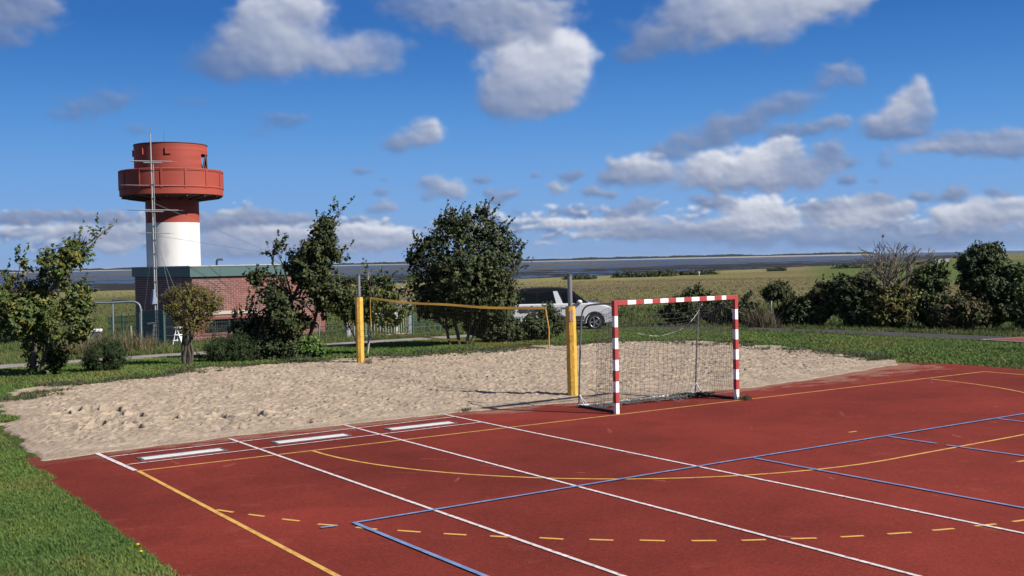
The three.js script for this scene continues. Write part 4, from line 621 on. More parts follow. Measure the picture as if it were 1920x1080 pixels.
// ================================================================ fences, gates and yard things
const onGround = (px, d) => { const p = at(px, 600, d); p.y = terrain(p.x, p.z); return p; };
{
  const galv = std(0.26, 0.31, 0.31, 0.5, { metalness: 0.2 }), green = std(0.06, 0.155, 0.125, 0.55), greenDark = std(0.02, 0.05, 0.045, 0.6);
  // galvanised pipe goal frame, old, standing behind the tall grass
  {
    const a = onGround(264, 47.5), b = onGround(166, 47.5), c = onGround(212, 50.5), h = 2.05;
    const o = thing('pipe_frame', 'rounded galvanised pipe frame standing in tall grass left of the green gate', 'pipe frame', [a.x, a.y, a.z]);
    const L = (p, y) => V(p.x - a.x, p.y - a.y + y, p.z - a.z), m = (p, q, t, y) => L(p.clone().lerp(q, t), y);
    part('front_hoop', pipe([L(a, -0.1), L(a, 1), m(a, b, 0.0, h - 0.3), m(a, b, 0.03, h - 0.12), m(a, b, 0.1, h - 0.02), m(a, b, 0.2, h), m(a, b, 0.6, h), m(a, b, 0.9, h), m(a, b, 1, h - 0.15), m(a, b, 1, 1), L(b, -0.1)], 0.045, 70), galv, o);
    part('upright', bar(L(c, -0.1), L(c, h + 0.15), 0.04, 0.04, 8), galv, o);
    part('rear_rail', pipe([L(c, h + 0.15), m(c, a, 0.5, h + 0.12), m(c, a, 0.95, h - 0.12)], 0.03, 16), galv, o);
    part('rear_rail', bar(L(c, h + 0.13), L(onGround(150, 51), h + 0.16), 0.03, 0.03, 6), galv, o);
  }
  const panel = (name, label, cat, p, q, h, n, rails, mat, group, net) => {
    const o = thing(name, label, cat, [p.x, p.y, p.z], 0, group), d = V(q.x - p.x, q.y - p.y, q.z - p.z), L = (t, y) => [d.x * t, d.y * t + y, d.z * t];
    for (const t of [0, 1]) part('post', bar(L(t, -0.15), L(t, h + 0.08), 0.04, 0.04, 8), mat, o);
    for (let k = 0; k < rails; k++) part('rail', bar(L(0, 0.1 + (h - 0.12) * k / (rails - 1)), L(1, 0.1 + (h - 0.12) * k / (rails - 1)), 0.014, 0.014, 5), mat, o);
    if (n) for (let k = 1; k < n; k++) part('rod', bar(L(k / n, 0.06), L(k / n, h), 0.0055, 0.0055, 4), mat, o);
    if (net) { const g = new THREE.BufferGeometry(), A = L(0, 0.08), B = L(1, 0.08), C = L(1, h - 0.02), D = L(0, h - 0.02); g.setAttribute('position', new THREE.Float32BufferAttribute([...A, ...B, ...C, ...A, ...C, ...D], 3)); g.computeVertexNormals(); part('windbreak_net', g, net, o); }
    return o;
  };
  const veil = std(0.085, 0.20, 0.19, 0.9, { transparent: true, opacity: 0.78 }), veil2 = std(0.07, 0.21, 0.14, 0.9, { transparent: true, opacity: 0.45 });
  panel('green_gate', 'green mesh gate panel with windbreak net left of the small brown shrub', 'gate', onGround(266, 49.5), onGround(307, 48.5), 1.66, 0, 9, green, undefined, veil);
  panel('green_fence', 'green railed fence with netting behind the galvanised pipe frame', 'fence', onGround(205, 53), onGround(229, 52), 1.5, 0, 6, green, 'green fences', veil2);
  panel('green_fence', 'green railed fence with netting between the pipe frame and green gate', 'fence', onGround(230, 52), onGround(262, 50.5), 1.5, 0, 6, green, 'green fences', veil2);
  panel('mesh_fence', 'dark bar mesh fence behind the white step stool', 'fence', onGround(309, 49.5), onGround(352, 50), 1.66, 22, 5, greenDark, 'mesh fences');
  panel('mesh_fence', 'low grey bar mesh fence left of the silver gate', 'fence', onGround(598, 49), onGround(650, 48.5), 0.6, 22, 3, galv, 'mesh fences');
  panel('mesh_fence', 'green bar mesh fence between the silver gate and the big round tree', 'fence', onGround(774, 47), onGround(824, 49), 1.25, 20, 5, green, 'mesh fences');
  panel('mesh_fence', 'dark bar mesh fence in front of the barred window of the brick building', 'fence', onGround(356, 50.2), onGround(428, 50.6), 1.0, 26, 4, greenDark, 'mesh fences');
  panel('mesh_fence', 'dark bar mesh fence between the barred window and the wind-bent tree', 'fence', onGround(429, 50.6), onGround(500, 51), 1.0, 26, 4, greenDark, 'mesh fences');
  // silver bar gate: a low wing and a tall wing
  {
    const silver = std(0.62, 0.63, 0.64, 0.45), a = onGround(653, 47.2), b = onGround(744, 48.6), c = onGround(769, 48.8);
    const o = thing('silver_gate', 'silver metal bar gate with a low and a tall wing behind the far volleyball post', 'gate', [a.x, a.y, a.z]);
    const P = (p, q, t, y) => { const r = p.clone().lerp(q, t); return [r.x - a.x, r.y - a.y + y, r.z - a.z]; };
    const wing = (p, q, h, n) => { const w = part('wing', [bar(P(p, q, 0, 0.08), P(p, q, 1, 0.08), 0.035, 0.035, 6), bar(P(p, q, 0, h), P(p, q, 1, h), 0.03, 0.03, 6), bar(P(p, q, 0.02, 0.05), P(p, q, 0.02, h), 0.035, 0.035, 6), bar(P(p, q, 0.98, 0.05), P(p, q, 0.98, h), 0.035, 0.035, 6)], silver, o); for (let k = 1; k < n; k++) part('bar', bar(P(p, q, k / n, 0.1), P(p, q, k / n, h), 0.013, 0.013, 5), silver, w); };
    wing(a, b, 1.02, 17); wing(b, c, 1.52, 6);
    for (const [p, h] of [[a, 1.1], [c, 1.62]]) part('post', box(0.11, h + 0.15, 0.11, p.x - a.x, p.y - a.y + h / 2 - 0.06, p.z - a.z, -0.6), silver, o);
    part('lock_box', box(0.14, 0.3, 0.08, ...P(a, b, 0.06, 0.62)), std(0.05, 0.05, 0.055, 0.5), o);
  }
  // wooden posts
  const wood = std(0.33, 0.29, 0.24, 0.95), bleached = std(0.55, 0.53, 0.49, 0.9);
  { const p = onGround(247, 45.5), o = thing('wooden_post', 'weathered grey wooden post leaning in the tall dry grass', 'post', [p.x, p.y, p.z]); o.rotation.z = 0.05; part('timber', [bar([0, -0.2, 0], [0, 1.02, 0], 0.055, 0.045, 8)], wood, o); }
  { const p = onGround(284, 51.5), o = thing('bracket_post', 'bleached wooden post with a side arm behind the green gate net', 'post', [p.x, p.y, p.z]); part('post', bar([0, -0.1, 0], [0.10, 1.1, 0.05], 0.07, 0.06, 7), bleached, o); part('arm', bar([0.12, 1.08, 0.05], [-0.18, 1.05, -0.05], 0.055, 0.05, 7), bleached, o); }
  // white step stool
  {
    const p = onGround(331, 47.6), o = thing('step_stool', 'white folding step stool beside the small brown shrub', 'step stool', [p.x, p.y, p.z], -YAW - 0.1), w = std(1.05, 1.05, 1.04, 0.5);
    for (const s of [-0.2, 0.2]) { part('leg', bar([-0.14, 0, s], [0.06, 0.86, s * 0.85], 0.022, 0.022, 6), w, o); part('leg', bar([0.34, 0, s], [0.06, 0.86, s * 0.85], 0.022, 0.022, 6), w, o); }
    for (const [y, x, d] of [[0.28, 0.0, 0.24], [0.52, 0.05, 0.22], [0.84, 0.08, 0.3]]) part('step', rbox(d, 0.05, 0.42, 0.015, x, y, 0), w, o);
    part('panel', box(0.02, 0.2, 0.4, 0.22, 0.36, 0, 0, 0.3), w, o);
  }
  // white lidded box in the grass at the far left
  { const p = onGround(173, 50), o = thing('lidded_box', 'white lidded box standing in dry grass beside the left tree', 'box', [p.x, p.y, p.z], -0.3), w = std(1.05, 1.06, 1.05, 0.5), d = std(0.13, 0.12, 0.11, 0.8); part('chest', box(0.7, 0.40, 0.5, 0, 0.62, 0), d, o); part('lid', rbox(0.82, 0.12, 0.6, 0.03, 0, 0.88, 0), w, o); for (const [x, z] of [[-0.3, -0.2], [0.3, -0.2], [-0.3, 0.2], [0.3, 0.2]]) part('leg', bar([x, -0.1, z], [x, 0.42, z], 0.03, 0.03, 6), d, o); }
  // stakes that hold the trees
  const stake = (a, b, label) => { const o = thing('tree_stake', label, 'stake', [a.x, a.y, a.z]); part('stick', bar([0, -0.1, 0], [b.x - a.x, b.y - a.y, b.z - a.z], 0.035, 0.03, 7), wood, o); };
  { const a = onGround(452, 40.5), b = at(478, 598, 40.5); stake(a, b, 'reddish timber prop leaning beside the brick wall left of the wind-bent tree'); }
  // far away: pale huts on the shore and a marker
  const pale = std(0.55, 0.55, 0.52, 0.9), roof = std(0.25, 0.24, 0.22, 0.9);
  for (const [px, py, d, w, label] of [[1758, 487, 720, 4.2, 'pale grey shed on the shore just right of the bare tree'], [1774, 485, 760, 3.0, 'small white shed on the shore left of the round dark tree']]) { const p = at(px, py, d); p.y = terrain(p.x, p.z); const o = thing('shore_shed', label, 'shed', [p.x, p.y, p.z], -YAW, 'sheds on the shore'); part('wall', box(w, 2.4, 3, 0, 1.1, 0), pale, o); part('roof', new THREE.CylinderGeometry(1.9, 1.9, w + 0.3, 3).rotateZ(Math.PI / 2).rotateX(Math.PI / 6 + Math.PI).scale(1, 0.55, 1).translate(0, 2.6, 0), roof, o); }
  { const p = at(1311, 514, 420); p.y = terrain(p.x, p.z); const o = thing('marker_post', 'tiny white marker post at the far edge of the meadow', 'marker post', [p.x, p.y, p.z]); part('post', bar([0, -0.2, 0], [0, 1.2, 0], 0.16, 0.14, 8), std(0.7, 0.7, 0.7, 0.7), o); part('plate', box(0.6, 0.7, 0.06, 0, 1.3, 0, -YAW), std(0.75, 0.75, 0.74, 0.6), o); }
  for (const [px, label] of [[1446, 'left thin wooden stake below the small round bush'], [1490, 'right thin wooden stake below the small round bush']]) { const p = onGround(px, 66), o = thing('fence_stake', label, 'stake', [p.x, p.y, p.z], 0, 'stakes in the meadow'); part('stake', bar([0, -0.2, 0], [0.03, 1.25, 0], 0.05, 0.045, 7), bleached, o); }
}
// ================================================================ the car
{
  const p = onLevel(1115, 622, -0.22), th = -YAW, dir = V(Math.cos(th), 0, -Math.sin(th)), c = p.clone().addScaledVector(dir, -1.29); c.addScaledVector(V(FWD.x, 0, FWD.z).normalize(), 0.75);
  const y0 = Math.min(...[-1.3, 1.3].map((k) => terrain(c.x + dir.x * k, c.z + dir.z * k))) + 0.04;
  const o = thing('parked_car', 'white compact car with black roof and dark windows parked on the road behind the goal', 'car', [c.x, y0, c.z], th);
  const paint = std(0.86, 0.865, 0.88, 0.3, { clearcoat: 0.8, clearcoatRoughness: 0.1 }), black = std(0.012, 0.013, 0.018, 0.7, { spec: 0.2 }), clad = std(0.03, 0.03, 0.032, 0.7), glass = std(0.010, 0.013, 0.015, 0.16, { spec: 0.15 }), chrome = std(0.55, 0.55, 0.56, 0.25, { metalness: 0.8 }), rubber = std(0.015, 0.015, 0.015, 0.85), alloy = std(0.40, 0.40, 0.42, 0.35, { metalness: 0.6 }), lampg = std(0.55, 0.57, 0.6, 0.1), red = std(0.25, 0.01, 0.01, 0.25);
  o.scale.y = 1.06;
  const W = 0.88;
  const prof = (pts) => { const s = new THREE.Shape(); pts.forEach(([t, ...v]) => t === 'M' ? s.moveTo(...v) : t === 'L' ? s.lineTo(...v) : t === 'Q' ? s.quadraticCurveTo(...v) : s.absarc(...v)); return s; };
  const ext = (s, w, bev = 0.05) => new THREE.ExtrudeGeometry(s, { depth: 2 * w - 2 * bev, bevelEnabled: true, bevelSize: bev, bevelThickness: bev, bevelSegments: 3, curveSegments: 16 }).translate(0, 0, -w + bev);
  // lower body with wheel arches
  part('body', ext(prof([['M', -2.02, 0.42], ['L', -1.72, 0.36], ['A', -1.29, 0.34, 0.40, Math.PI, 0, true], ['L', 0.88, 0.33], ['A', 1.30, 0.34, 0.40, Math.PI, 0, true], ['L', 2.02, 0.38], ['Q', 2.10, 0.42, 2.10, 0.62], ['Q', 2.09, 0.78, 2.0, 0.86], ['Q', 1.75, 0.98, 1.2, 1.03], ['L', 0.98, 1.05], ['L', -1.98, 1.06], ['Q', -2.09, 0.95, -2.10, 0.72], ['Q', -2.10, 0.46, -2.02, 0.42]]), W, 0.06), paint, o);
  // cabin: tapered, narrower at the roof
  const cab = (() => {
    const low = [[-2.03, 1.03], [-2.0, 1.36], [-1.92, 1.60], [-1.72, 1.69], [-0.6, 1.72], [0.10, 1.69], [0.42, 1.57], [0.78, 1.31], [1.12, 1.03]], half = (y) => lerp(W - 0.03, W - 0.15, sstep(1.0, 1.72, y));
    const P = [], I = []; for (const [x, y] of low) { const h = half(y); P.push(x, y, -h, x, y + (y > 1.5 ? 0.03 : 0), 0, x, y, h); }
    for (let i = 0; i < low.length - 1; i++) for (let k = 0; k < 2; k++) { const a = i * 3 + k; I.push(a, a + 1, a + 3, a + 3, a + 1, a + 4); }
    for (const k of [0, 2]) for (let i = 1; i < low.length - 1; i++) I.push(k, i * 3 + k, (i + 1) * 3 + k);
    const g = new THREE.BufferGeometry(); g.setAttribute('position', new THREE.Float32BufferAttribute(P, 3)); g.setIndex(I); const f = g.toNonIndexed(); f.computeVertexNormals(); return { g: f, half };
  })();
  part('cabin', cab.g, black, o);
  const pane = (name, poly, s, mat, off = 0.008) => { const P = [], I = []; for (const [x, y] of poly) P.push(x, y, s * (cab.half(y) + off)); for (let i = 1; i < poly.length - 1; i++) I.push(0, i, i + 1); const g = new THREE.BufferGeometry(); g.setAttribute('position', new THREE.Float32BufferAttribute(P, 3)); g.setIndex(I); g.computeVertexNormals(); return part(name, g, mat, o); };
  for (const s of [-1, 1]) {
    pane('rear_window', [[-1.86, 1.12], [-1.83, 1.46], [-1.70, 1.58], [-1.15, 1.60], [-1.12, 1.12]], s, glass);
    pane('side_window', [[-1.05, 1.12], [-1.07, 1.60], [-0.46, 1.62], [-0.34, 1.12]], s, glass);
    pane('front_window', [[0.02, 1.12], [-0.08, 1.57], [0.10, 1.555], [0.36, 1.44], [0.74, 1.14]], s, glass);
    const pl = pane('pillar_panel', [[-0.30, 1.05], [-0.44, 1.60], [-0.26, 1.605], [0.0, 1.05]], s, paint, 0.012);
    part('door', box(1.02, 0.5, 0.006, 0.42, 0.80, s * (W + 0.004)), paint, o);
    part('door', box(1.02, 0.5, 0.006, -0.66, 0.80, s * (W + 0.004)), paint, o);
    part('door_handle', rbox(0.17, 0.03, 0.04, 0.012, 0.04, 0.94, s * (W + 0.02)), chrome, o); part('door_handle', rbox(0.17, 0.03, 0.04, 0.012, -1.02, 0.94, s * (W + 0.02)), chrome, o);
    part('sill_cladding', rbox(1.74, 0.15, 0.06, 0.02, -0.02, 0.53, s * (W + 0.005)), clad, o); part('sill_trim', box(1.7, 0.025, 0.02, -0.02, 0.44, s * (W + 0.03)), chrome, o); part('sill', rbox(1.72, 0.16, 0.08, 0.02, -0.02, 0.33, s * (W - 0.03)), clad, o);
    const m = part('mirror', new THREE.SphereGeometry(0.12, 14, 10).scale(1.0, 0.72, 0.75).translate(0.66, 1.16, s * (W + 0.08)), paint, o); part('mirror_foot', rbox(0.1, 0.05, 0.14, 0.015, 0.64, 1.09, s * (W - 0.0)), black, m);
    for (const x of [-1.29, 1.30]) { const ar = part('arch_trim', new THREE.TorusGeometry(0.405, 0.035, 8, 24, Math.PI).translate(x, 0.34, s * (W - 0.005)), clad, o); }
    part('headlight', new THREE.SphereGeometry(0.2, 14, 10).scale(0.75, 0.55, 0.5).translate(1.90, 0.80, s * 0.66), lampg, o); part('tail_light', rbox(0.1, 0.42, 0.14, 0.04, -2.03, 0.98, s * 0.74), red, o);
    part('roof_rail', pipe([[-1.55, 1.63, s * 0.62], [-1.4, 1.70, s * 0.62], [-0.4, 1.725, s * 0.62], [0.02, 1.70, s * 0.62], [0.16, 1.645, s * 0.62]], 0.016, 24, 6), clad, o);
    for (const x of [-1.29, 1.30]) {
      const w = part('wheel', new THREE.LatheGeometry([[0.20, -0.1], [0.30, -0.105], [0.335, -0.07], [0.34, 0], [0.335, 0.07], [0.30, 0.105], [0.20, 0.1]].map(([r, y]) => new THREE.Vector2(r, y)), 32).rotateX(Math.PI / 2).translate(x, 0.34, s * 0.78), rubber, o);
      part('rim', [new THREE.TorusGeometry(0.215, 0.022, 8, 32).translate(x, 0.34, s * 0.865), ...[0, 1, 2, 3, 4].map((k) => box(0.055, 0.2, 0.03, 0, 0.1, 0).rotateZ(k / 5 * Math.PI * 2 + 0.3).translate(x, 0.34, s * 0.862)), new THREE.CylinderGeometry(0.05, 0.05, 0.04, 14).rotateX(Math.PI / 2).translate(x, 0.34, s * 0.868)], alloy, w);
      part('brake_disc', new THREE.CylinderGeometry(0.2, 0.2, 0.02, 24).rotateX(Math.PI / 2).translate(x, 0.34, s * 0.80), clad, w);
    }
    // dark leafy pattern along the rear flank and the door pillar
    const rn = mulberry(12), dec = []; for (let k = 0; k < 90; k++) { const x = -1.92 + rn() * 1.1, y = 0.78 + rn() * 0.22, q = 0.025 + rn() * 0.06; if (Math.hypot(x + 1.29, y - 0.34) < 0.44) continue; dec.push(new THREE.CircleGeometry(q, 5).scale(0.45, 1.3, 1).rotateZ(rn() * 3).translate(x, y, s * (W + 0.009))); }
    part('flank_pattern', dec, std(0.09, 0.10, 0.11, 0.5), o);
    const em = part('door_emblem', new THREE.CircleGeometry(0.07, 16).scale(0.7, 1.2, 1).translate(0.26, 0.88, s * (W + 0.012)), std(0.03, 0.04, 0.035, 0.5), o);
  }
  part('windscreen', (() => { const P = [[0.45, 1.525], [1.06, 1.075]], g = new THREE.BufferGeometry(), a = [], h0 = cab.half(1.525) - 0.06, h1 = cab.half(1.075) - 0.05; const n = 0.012; const v = [[P[0][0] + n, P[0][1] + n, -h0], [P[0][0] + n, P[0][1] + n + 0.02, 0], [P[0][0] + n, P[0][1] + n, h0], [P[1][0] + n, P[1][1] + n, -h1], [P[1][0] + n + 0.03, P[1][1] + n, 0], [P[1][0] + n, P[1][1] + n, h1]]; g.setAttribute('position', new THREE.Float32BufferAttribute(v.flat(), 3)); g.setIndex([0, 3, 1, 1, 3, 4, 1, 4, 2, 2, 4, 5]); g.computeVertexNormals(); return g; })(), std(0.20, 0.26, 0.32, 0.05), o);
  part('bumper', rbox(0.16, 0.26, 1.66, 0.06, 2.02, 0.42, 0), clad, o); part('grille', rbox(0.06, 0.16, 1.0, 0.03, 2.08, 0.72, 0), black, o); part('rear_bumper', rbox(0.16, 0.26, 1.66, 0.06, -2.02, 0.46, 0), clad, o);
  part('underbody', box(3.6, 0.14, 1.5, 0, 0.26, 0), black, o);
  part('roof_aerial', bar([-1.5, 1.66, 0], [-1.75, 1.95, 0], 0.012, 0.006, 5), black, o);
}

// ================================================================ trees and shrubs
const LEAFMAT = {};
function leafMaterial(key) {
  if (LEAFMAT[key]) return LEAFMAT[key];
  const m = std(1, 1, 1, 0.55, { vertexColors: true, transmission: 0.26, thickness: 0, spec: 0.28 }); m.name = 'leaf'; return LEAFMAT[key] = m;
}
const BRIGHT = 1.6, TONES0 = {
  sycamore: [[0.055, 0.085, 0.028], [0.040, 0.065, 0.022], [0.085, 0.105, 0.035], [0.12, 0.12, 0.03], [0.065, 0.09, 0.04]],
  dark: [[0.034, 0.052, 0.024], [0.045, 0.064, 0.028], [0.028, 0.042, 0.020], [0.065, 0.078, 0.034], [0.05, 0.06, 0.03]],
  conifer: [[0.030, 0.052, 0.026], [0.042, 0.07, 0.03], [0.024, 0.042, 0.022], [0.055, 0.08, 0.038]],
  fresh: [[0.07, 0.13, 0.035], [0.055, 0.10, 0.03], [0.09, 0.15, 0.045], [0.04, 0.075, 0.025]],
  olive: [[0.13, 0.125, 0.035], [0.10, 0.10, 0.035], [0.16, 0.15, 0.04], [0.12, 0.09, 0.04], [0.08, 0.085, 0.03]],
  brown: [[0.12, 0.085, 0.055], [0.09, 0.07, 0.045], [0.10, 0.09, 0.05], [0.07, 0.06, 0.035]],
}, TONES = Object.fromEntries(Object.entries(TONES0).map(([k, l]) => [k, l.map((c) => [c[0] * BRIGHT * 1.22, c[1] * BRIGHT * 1.14, c[2] * BRIGHT * 0.9])]));
// leaves in clumps through the volume of several lobes; lobes: [x, y, z, rx, ry, rz]
function foliage(lobes, count, size, tones, seed, o = {}) {
  const rnd = mulberry(seed), { clump = 0.2, per = 26, shell = 0.45, droop = 0, aspect = 0.55, gap = 0.0 } = o;
  const vol = lobes.map(([, , , a, b, c]) => (a * b * c) ** 0.72), tot = vol.reduce((s, v) => s + v, 0), pos = [], nor = [], col = [];
  const g = () => (rnd() + rnd() + rnd() - 1.5) * 0.82;
  const q = V(0, 0, 0), n = V(0, 0, 0), t = V(0, 0, 0), b = V(0, 0, 0);
  let made = 0;
  while (made < count) {
    let r = rnd() * tot, k = 0; while (r > vol[k] && k < lobes.length - 1) r -= vol[k++];
    const [lx, ly, lz, rx, ry, rz] = lobes[k];
    t.set(g(), g(), g()).normalize(); const rad = shell + (1 - shell) * Math.cbrt(rnd()) * (0.88 + rnd() * 0.24);
    const cx = lx + t.x * rx * rad, cy = ly + t.y * ry * rad, cz = lz + t.z * rz * rad;
    if (cy < (o.floor ?? -9)) continue;
    if (gap && fbm(cx * 1.9 + seed, cy * 1.9 + cz * 1.3, 3) < gap) { made += 4; continue; }
    const out = t.clone(), tone = tones[Math.floor(rnd() * tones.length)], cs = clump * (0.6 + rnd() * 0.8), stem = V(g() * 0.5 + out.x * 0.6, g() * 0.4 + 0.25, g() * 0.5 + out.z * 0.6).normalize();
    const m = Math.min(per, count - made);
    for (let i = 0; i < m; i++) {
      const s = (rnd() - 0.5) * 2; q.set(cx + stem.x * s * cs + g() * cs * 0.55, cy + stem.y * s * cs + g() * cs * 0.5, cz + stem.z * s * cs + g() * cs * 0.55); if (q.y < (o.floor ?? -9)) continue;
      n.set(g() + out.x * 0.7 + 0.15, g() + out.y * 0.5 + 0.45, g() + out.z * 0.7 + 0.15).normalize(); t.set(g(), g() - droop, g()).cross(n).normalize(); b.crossVectors(n, t);
      const L = size * (0.65 + rnd() * 0.7), w = L * aspect, f = 0.22 * L, v = 0.6 + rnd() * 0.85, c = rnd() < 0.7 ? tone : tones[Math.floor(rnd() * tones.length)];
      // a folded leaf: two triangles either side of its midrib
      const P = [[-t.x * L, -t.y * L, -t.z * L], [b.x * w + n.x * f, b.y * w + n.y * f, b.z * w + n.z * f], [t.x * L, t.y * L, t.z * L], [-b.x * w + n.x * f, -b.y * w + n.y * f, -b.z * w + n.z * f]];
      for (const i3 of [0, 1, 2, 0, 2, 3]) { pos.push(q.x + P[i3][0], q.y + P[i3][1], q.z + P[i3][2]); col.push(c[0] * v, c[1] * v, c[2] * v); }
      made++;
    }
    made += 0.001;
  }
  // single shoots that stand out of the crown, bent by the wind
  for (let k = 0; k < (o.shoots ?? 0); k++) {
    const l = lobes[Math.floor(rnd() * lobes.length)], a = rnd() * 6.28, e = 0.15 + rnd() * 0.85, root = V(l[0] + Math.cos(a) * l[3] * 0.8 * Math.sqrt(1 - e * e), l[1] + l[4] * 0.8 * e, l[2] + Math.sin(a) * l[5] * 0.8 * Math.sqrt(1 - e * e)), len = 0.25 + rnd() * 0.4, dir = V(Math.cos(a) * 0.4 + 0.35, 0.85 + rnd() * 0.4, Math.sin(a) * 0.4 + 0.2).normalize(), tone = tones[Math.floor(rnd() * tones.length)];
    for (let i = 0; i < 16; i++) {
      const s = rnd() * len; q.copy(root).addScaledVector(dir, s).add(V(g() * 0.05, g() * 0.04 - s * 0.1, g() * 0.05)); n.set(g() + 0.1, g() + 0.4, g() + 0.1).normalize(); t.set(g() + 0.5, g(), g() + 0.3).cross(n).normalize(); b.crossVectors(n, t);
      const L = size * (0.6 + rnd() * 0.6), w = L * aspect, f = 0.2 * L, v = 0.8 + rnd() * 0.4, P = [[-t.x * L, -t.y * L, -t.z * L], [b.x * w + n.x * f, b.y * w + n.y * f, b.z * w + n.z * f], [t.x * L, t.y * L, t.z * L], [-b.x * w + n.x * f, -b.y * w + n.y * f, -b.z * w + n.z * f]];
      for (const i3 of [0, 1, 2, 0, 2, 3]) { pos.push(q.x + P[i3][0], q.y + P[i3][1], q.z + P[i3][2]); col.push(tone[0] * v, tone[1] * v, tone[2] * v); }
    }
  }
  const G = new THREE.BufferGeometry(); G.setAttribute('position', new THREE.Float32BufferAttribute(pos, 3)); G.setAttribute('color', new THREE.Float32BufferAttribute(col, 3)); G.computeVertexNormals(); return G;
}
const BARK = std(0.16, 0.13, 0.10, 0.95), BARKD = std(0.075, 0.062, 0.05, 0.95), BARKP = std(0.30, 0.27, 0.23, 0.95);
// a plant measured in the photograph: its lobes as [px, py, rx, ry, dz] at depth d, turned into its own coordinates in metres
function plant(name, label, category, { base, d, lobes, leaves, size, tones, seed, stems = [], bark = BARKD, group, opt = {}, twigs = 0 }) {
  const g = at(base[0], base[1], d); const gy = terrain(g.x, g.z); const o = thing(name, label, category, [g.x, gy, g.z], 0, group), k = d / FOCAL, rnd = mulberry(seed + 5);
  const L = lobes.map(([px, py, rx, ry, dz = 0]) => { const p = at(px, py, d + dz); return [p.x - g.x, p.y - gy, p.z - g.z, rx * k, ry * k, Math.min(rx, ry * 1.4) * k * 0.95]; });
  const loc = (px, py, dz = 0) => { const p = at(px, py, d + dz); return V(p.x - g.x, p.y - gy, p.z - g.z); };
  const wood = [];
  for (const [r0, r1, ...pts] of stems) wood.push(limb(pts.map(([px, py, dz]) => { const v = loc(px, py, dz); if (v.y < 0.12) v.y = -0.12; return v; }), r0, r1, 14, 7));
  if (stems.length) {
    const hub = loc(...stems[0][stems[0].length - 1]);
    for (const l of L) { const e = V(l[0], l[1], l[2]); wood.push(limb([hub, hub.clone().lerp(e, 0.5).add(V((rnd() - 0.5) * 0.2, (rnd() - 0.3) * 0.2, (rnd() - 0.5) * 0.2)), e], 0.035, 0.012, 8, 5)); for (let q = 0; q < 5; q++) { const t = V(rnd() - 0.5, rnd() - 0.2, rnd() - 0.5).normalize(); wood.push(limb([e, e.clone().add(V(t.x * l[3] * 0.5, t.y * l[4] * 0.5, t.z * l[5] * 0.5)), e.clone().add(V(t.x * l[3] * 0.95, t.y * l[4] * 0.95 + 0.05, t.z * l[5] * 0.95))], 0.014, 0.004, 4, 4)); } }
  }
  for (let q = 0; q < twigs; q++) { const l = L[Math.floor(rnd() * L.length)], t = V(rnd() - 0.5, rnd() - 0.3, rnd() - 0.5).normalize(), a = V(l[0], l[1] - l[4] * 0.5, l[2]); wood.push(limb([a, a.clone().add(V(t.x * l[3] * 0.6, (t.y + 0.5) * l[4] * 0.6, t.z * l[5] * 0.6)), a.clone().add(V(t.x * l[3] * 1.15, (t.y + 0.5) * l[4] * 1.15, t.z * l[5] * 1.15))], 0.012, 0.004, 4, 3)); }
  if (wood.length) part('trunk', wood, bark, o);
  part('crown', foliage(L, leaves, size, tones, seed, { floor: 0.02, ...opt }), leafMaterial('a'), o);
  return o;
}
plant('broadleaf_tree', 'broadleaf tree with gnarled stem at the far left edge beside the path', 'tree', { base: [72, 703], d: 30, seed: 101, leaves: 21000, size: 0.062, tones: TONES.sycamore, bark: BARK, opt: { clump: 0.17, per: 18, shell: 0.35, gap: 0.49, shoots: 60 },
  lobes: [[55, 600, 70, 52], [110, 555, 58, 48, 0.4], [35, 560, 48, 36, -0.3], [115, 505, 42, 34], [148, 488, 36, 26], [150, 462, 26, 20], [186, 443, 18, 9], [40, 496, 22, 12], [20, 520, 22, 12], [120, 610, 48, 42, -0.4], [30, 620, 44, 34], [95, 655, 36, 34, -0.2], [80, 686, 38, 18], [100, 672, 30, 24, 0.2], [50, 665, 26, 26], [60, 630, 50, 34, 0.3], [-20, 590, 40, 50]],
  stems: [[0.085, 0.05, [70, 706], [62, 680], [68, 650], [62, 625], [75, 580]], [0.06, 0.04, [76, 706], [82, 670], [95, 640], [100, 600]], [0.03, 0.012, [75, 580], [110, 520], [150, 470], [188, 440]], [0.02, 0.01, [62, 600], [30, 545], [40, 490]]] });
plant('conifer_shrub', 'small round dark conifer shrub between the left tree and the brown shrub', 'shrub', { base: [195, 694], d: 30.8, seed: 111, leaves: 9000, size: 0.038, tones: TONES.conifer, group: undefined, opt: { clump: 0.13, per: 18, shell: 0.45, aspect: 0.22, gap: 0.3, shoots: 40 }, lobes: [[195, 668, 34, 26], [208, 652, 20, 16], [180, 655, 16, 14], [216, 672, 22, 20], [176, 678, 22, 14]], stems: [[0.04, 0.03, [195, 697], [195, 680]]] });
plant('brown_shrub', 'half bare standard shrub with olive tips and dark twisted stem by the sand', 'shrub', { base: [350, 684], d: 32.3, seed: 121, leaves: 8200, size: 0.03, tones: TONES.olive, bark: std(0.11, 0.085, 0.065, 0.95), twigs: 420, opt: { clump: 0.11, per: 12, shell: 0.6, aspect: 0.4 }, lobes: [[355, 572, 46, 36], [385, 562, 30, 24], [330, 568, 28, 26], [360, 602, 38, 26], [398, 575, 20, 18], [350, 545, 30, 14]], stems: [[0.075, 0.05, [348, 688], [345, 670], [349, 652], [345, 634], [351, 612], [348, 590]], [0.06, 0.035, [353, 688], [357, 668], [353, 650], [360, 630], [358, 612], [370, 585]], [0.055, 0.03, [350, 688], [354, 664], [348, 645], [352, 625], [340, 605], [332, 580]], [0.045, 0.025, [356, 688], [361, 660], [357, 640], [366, 615], [380, 585]], [0.03, 0.02, [344, 688], [341, 655], [343, 630]]] });
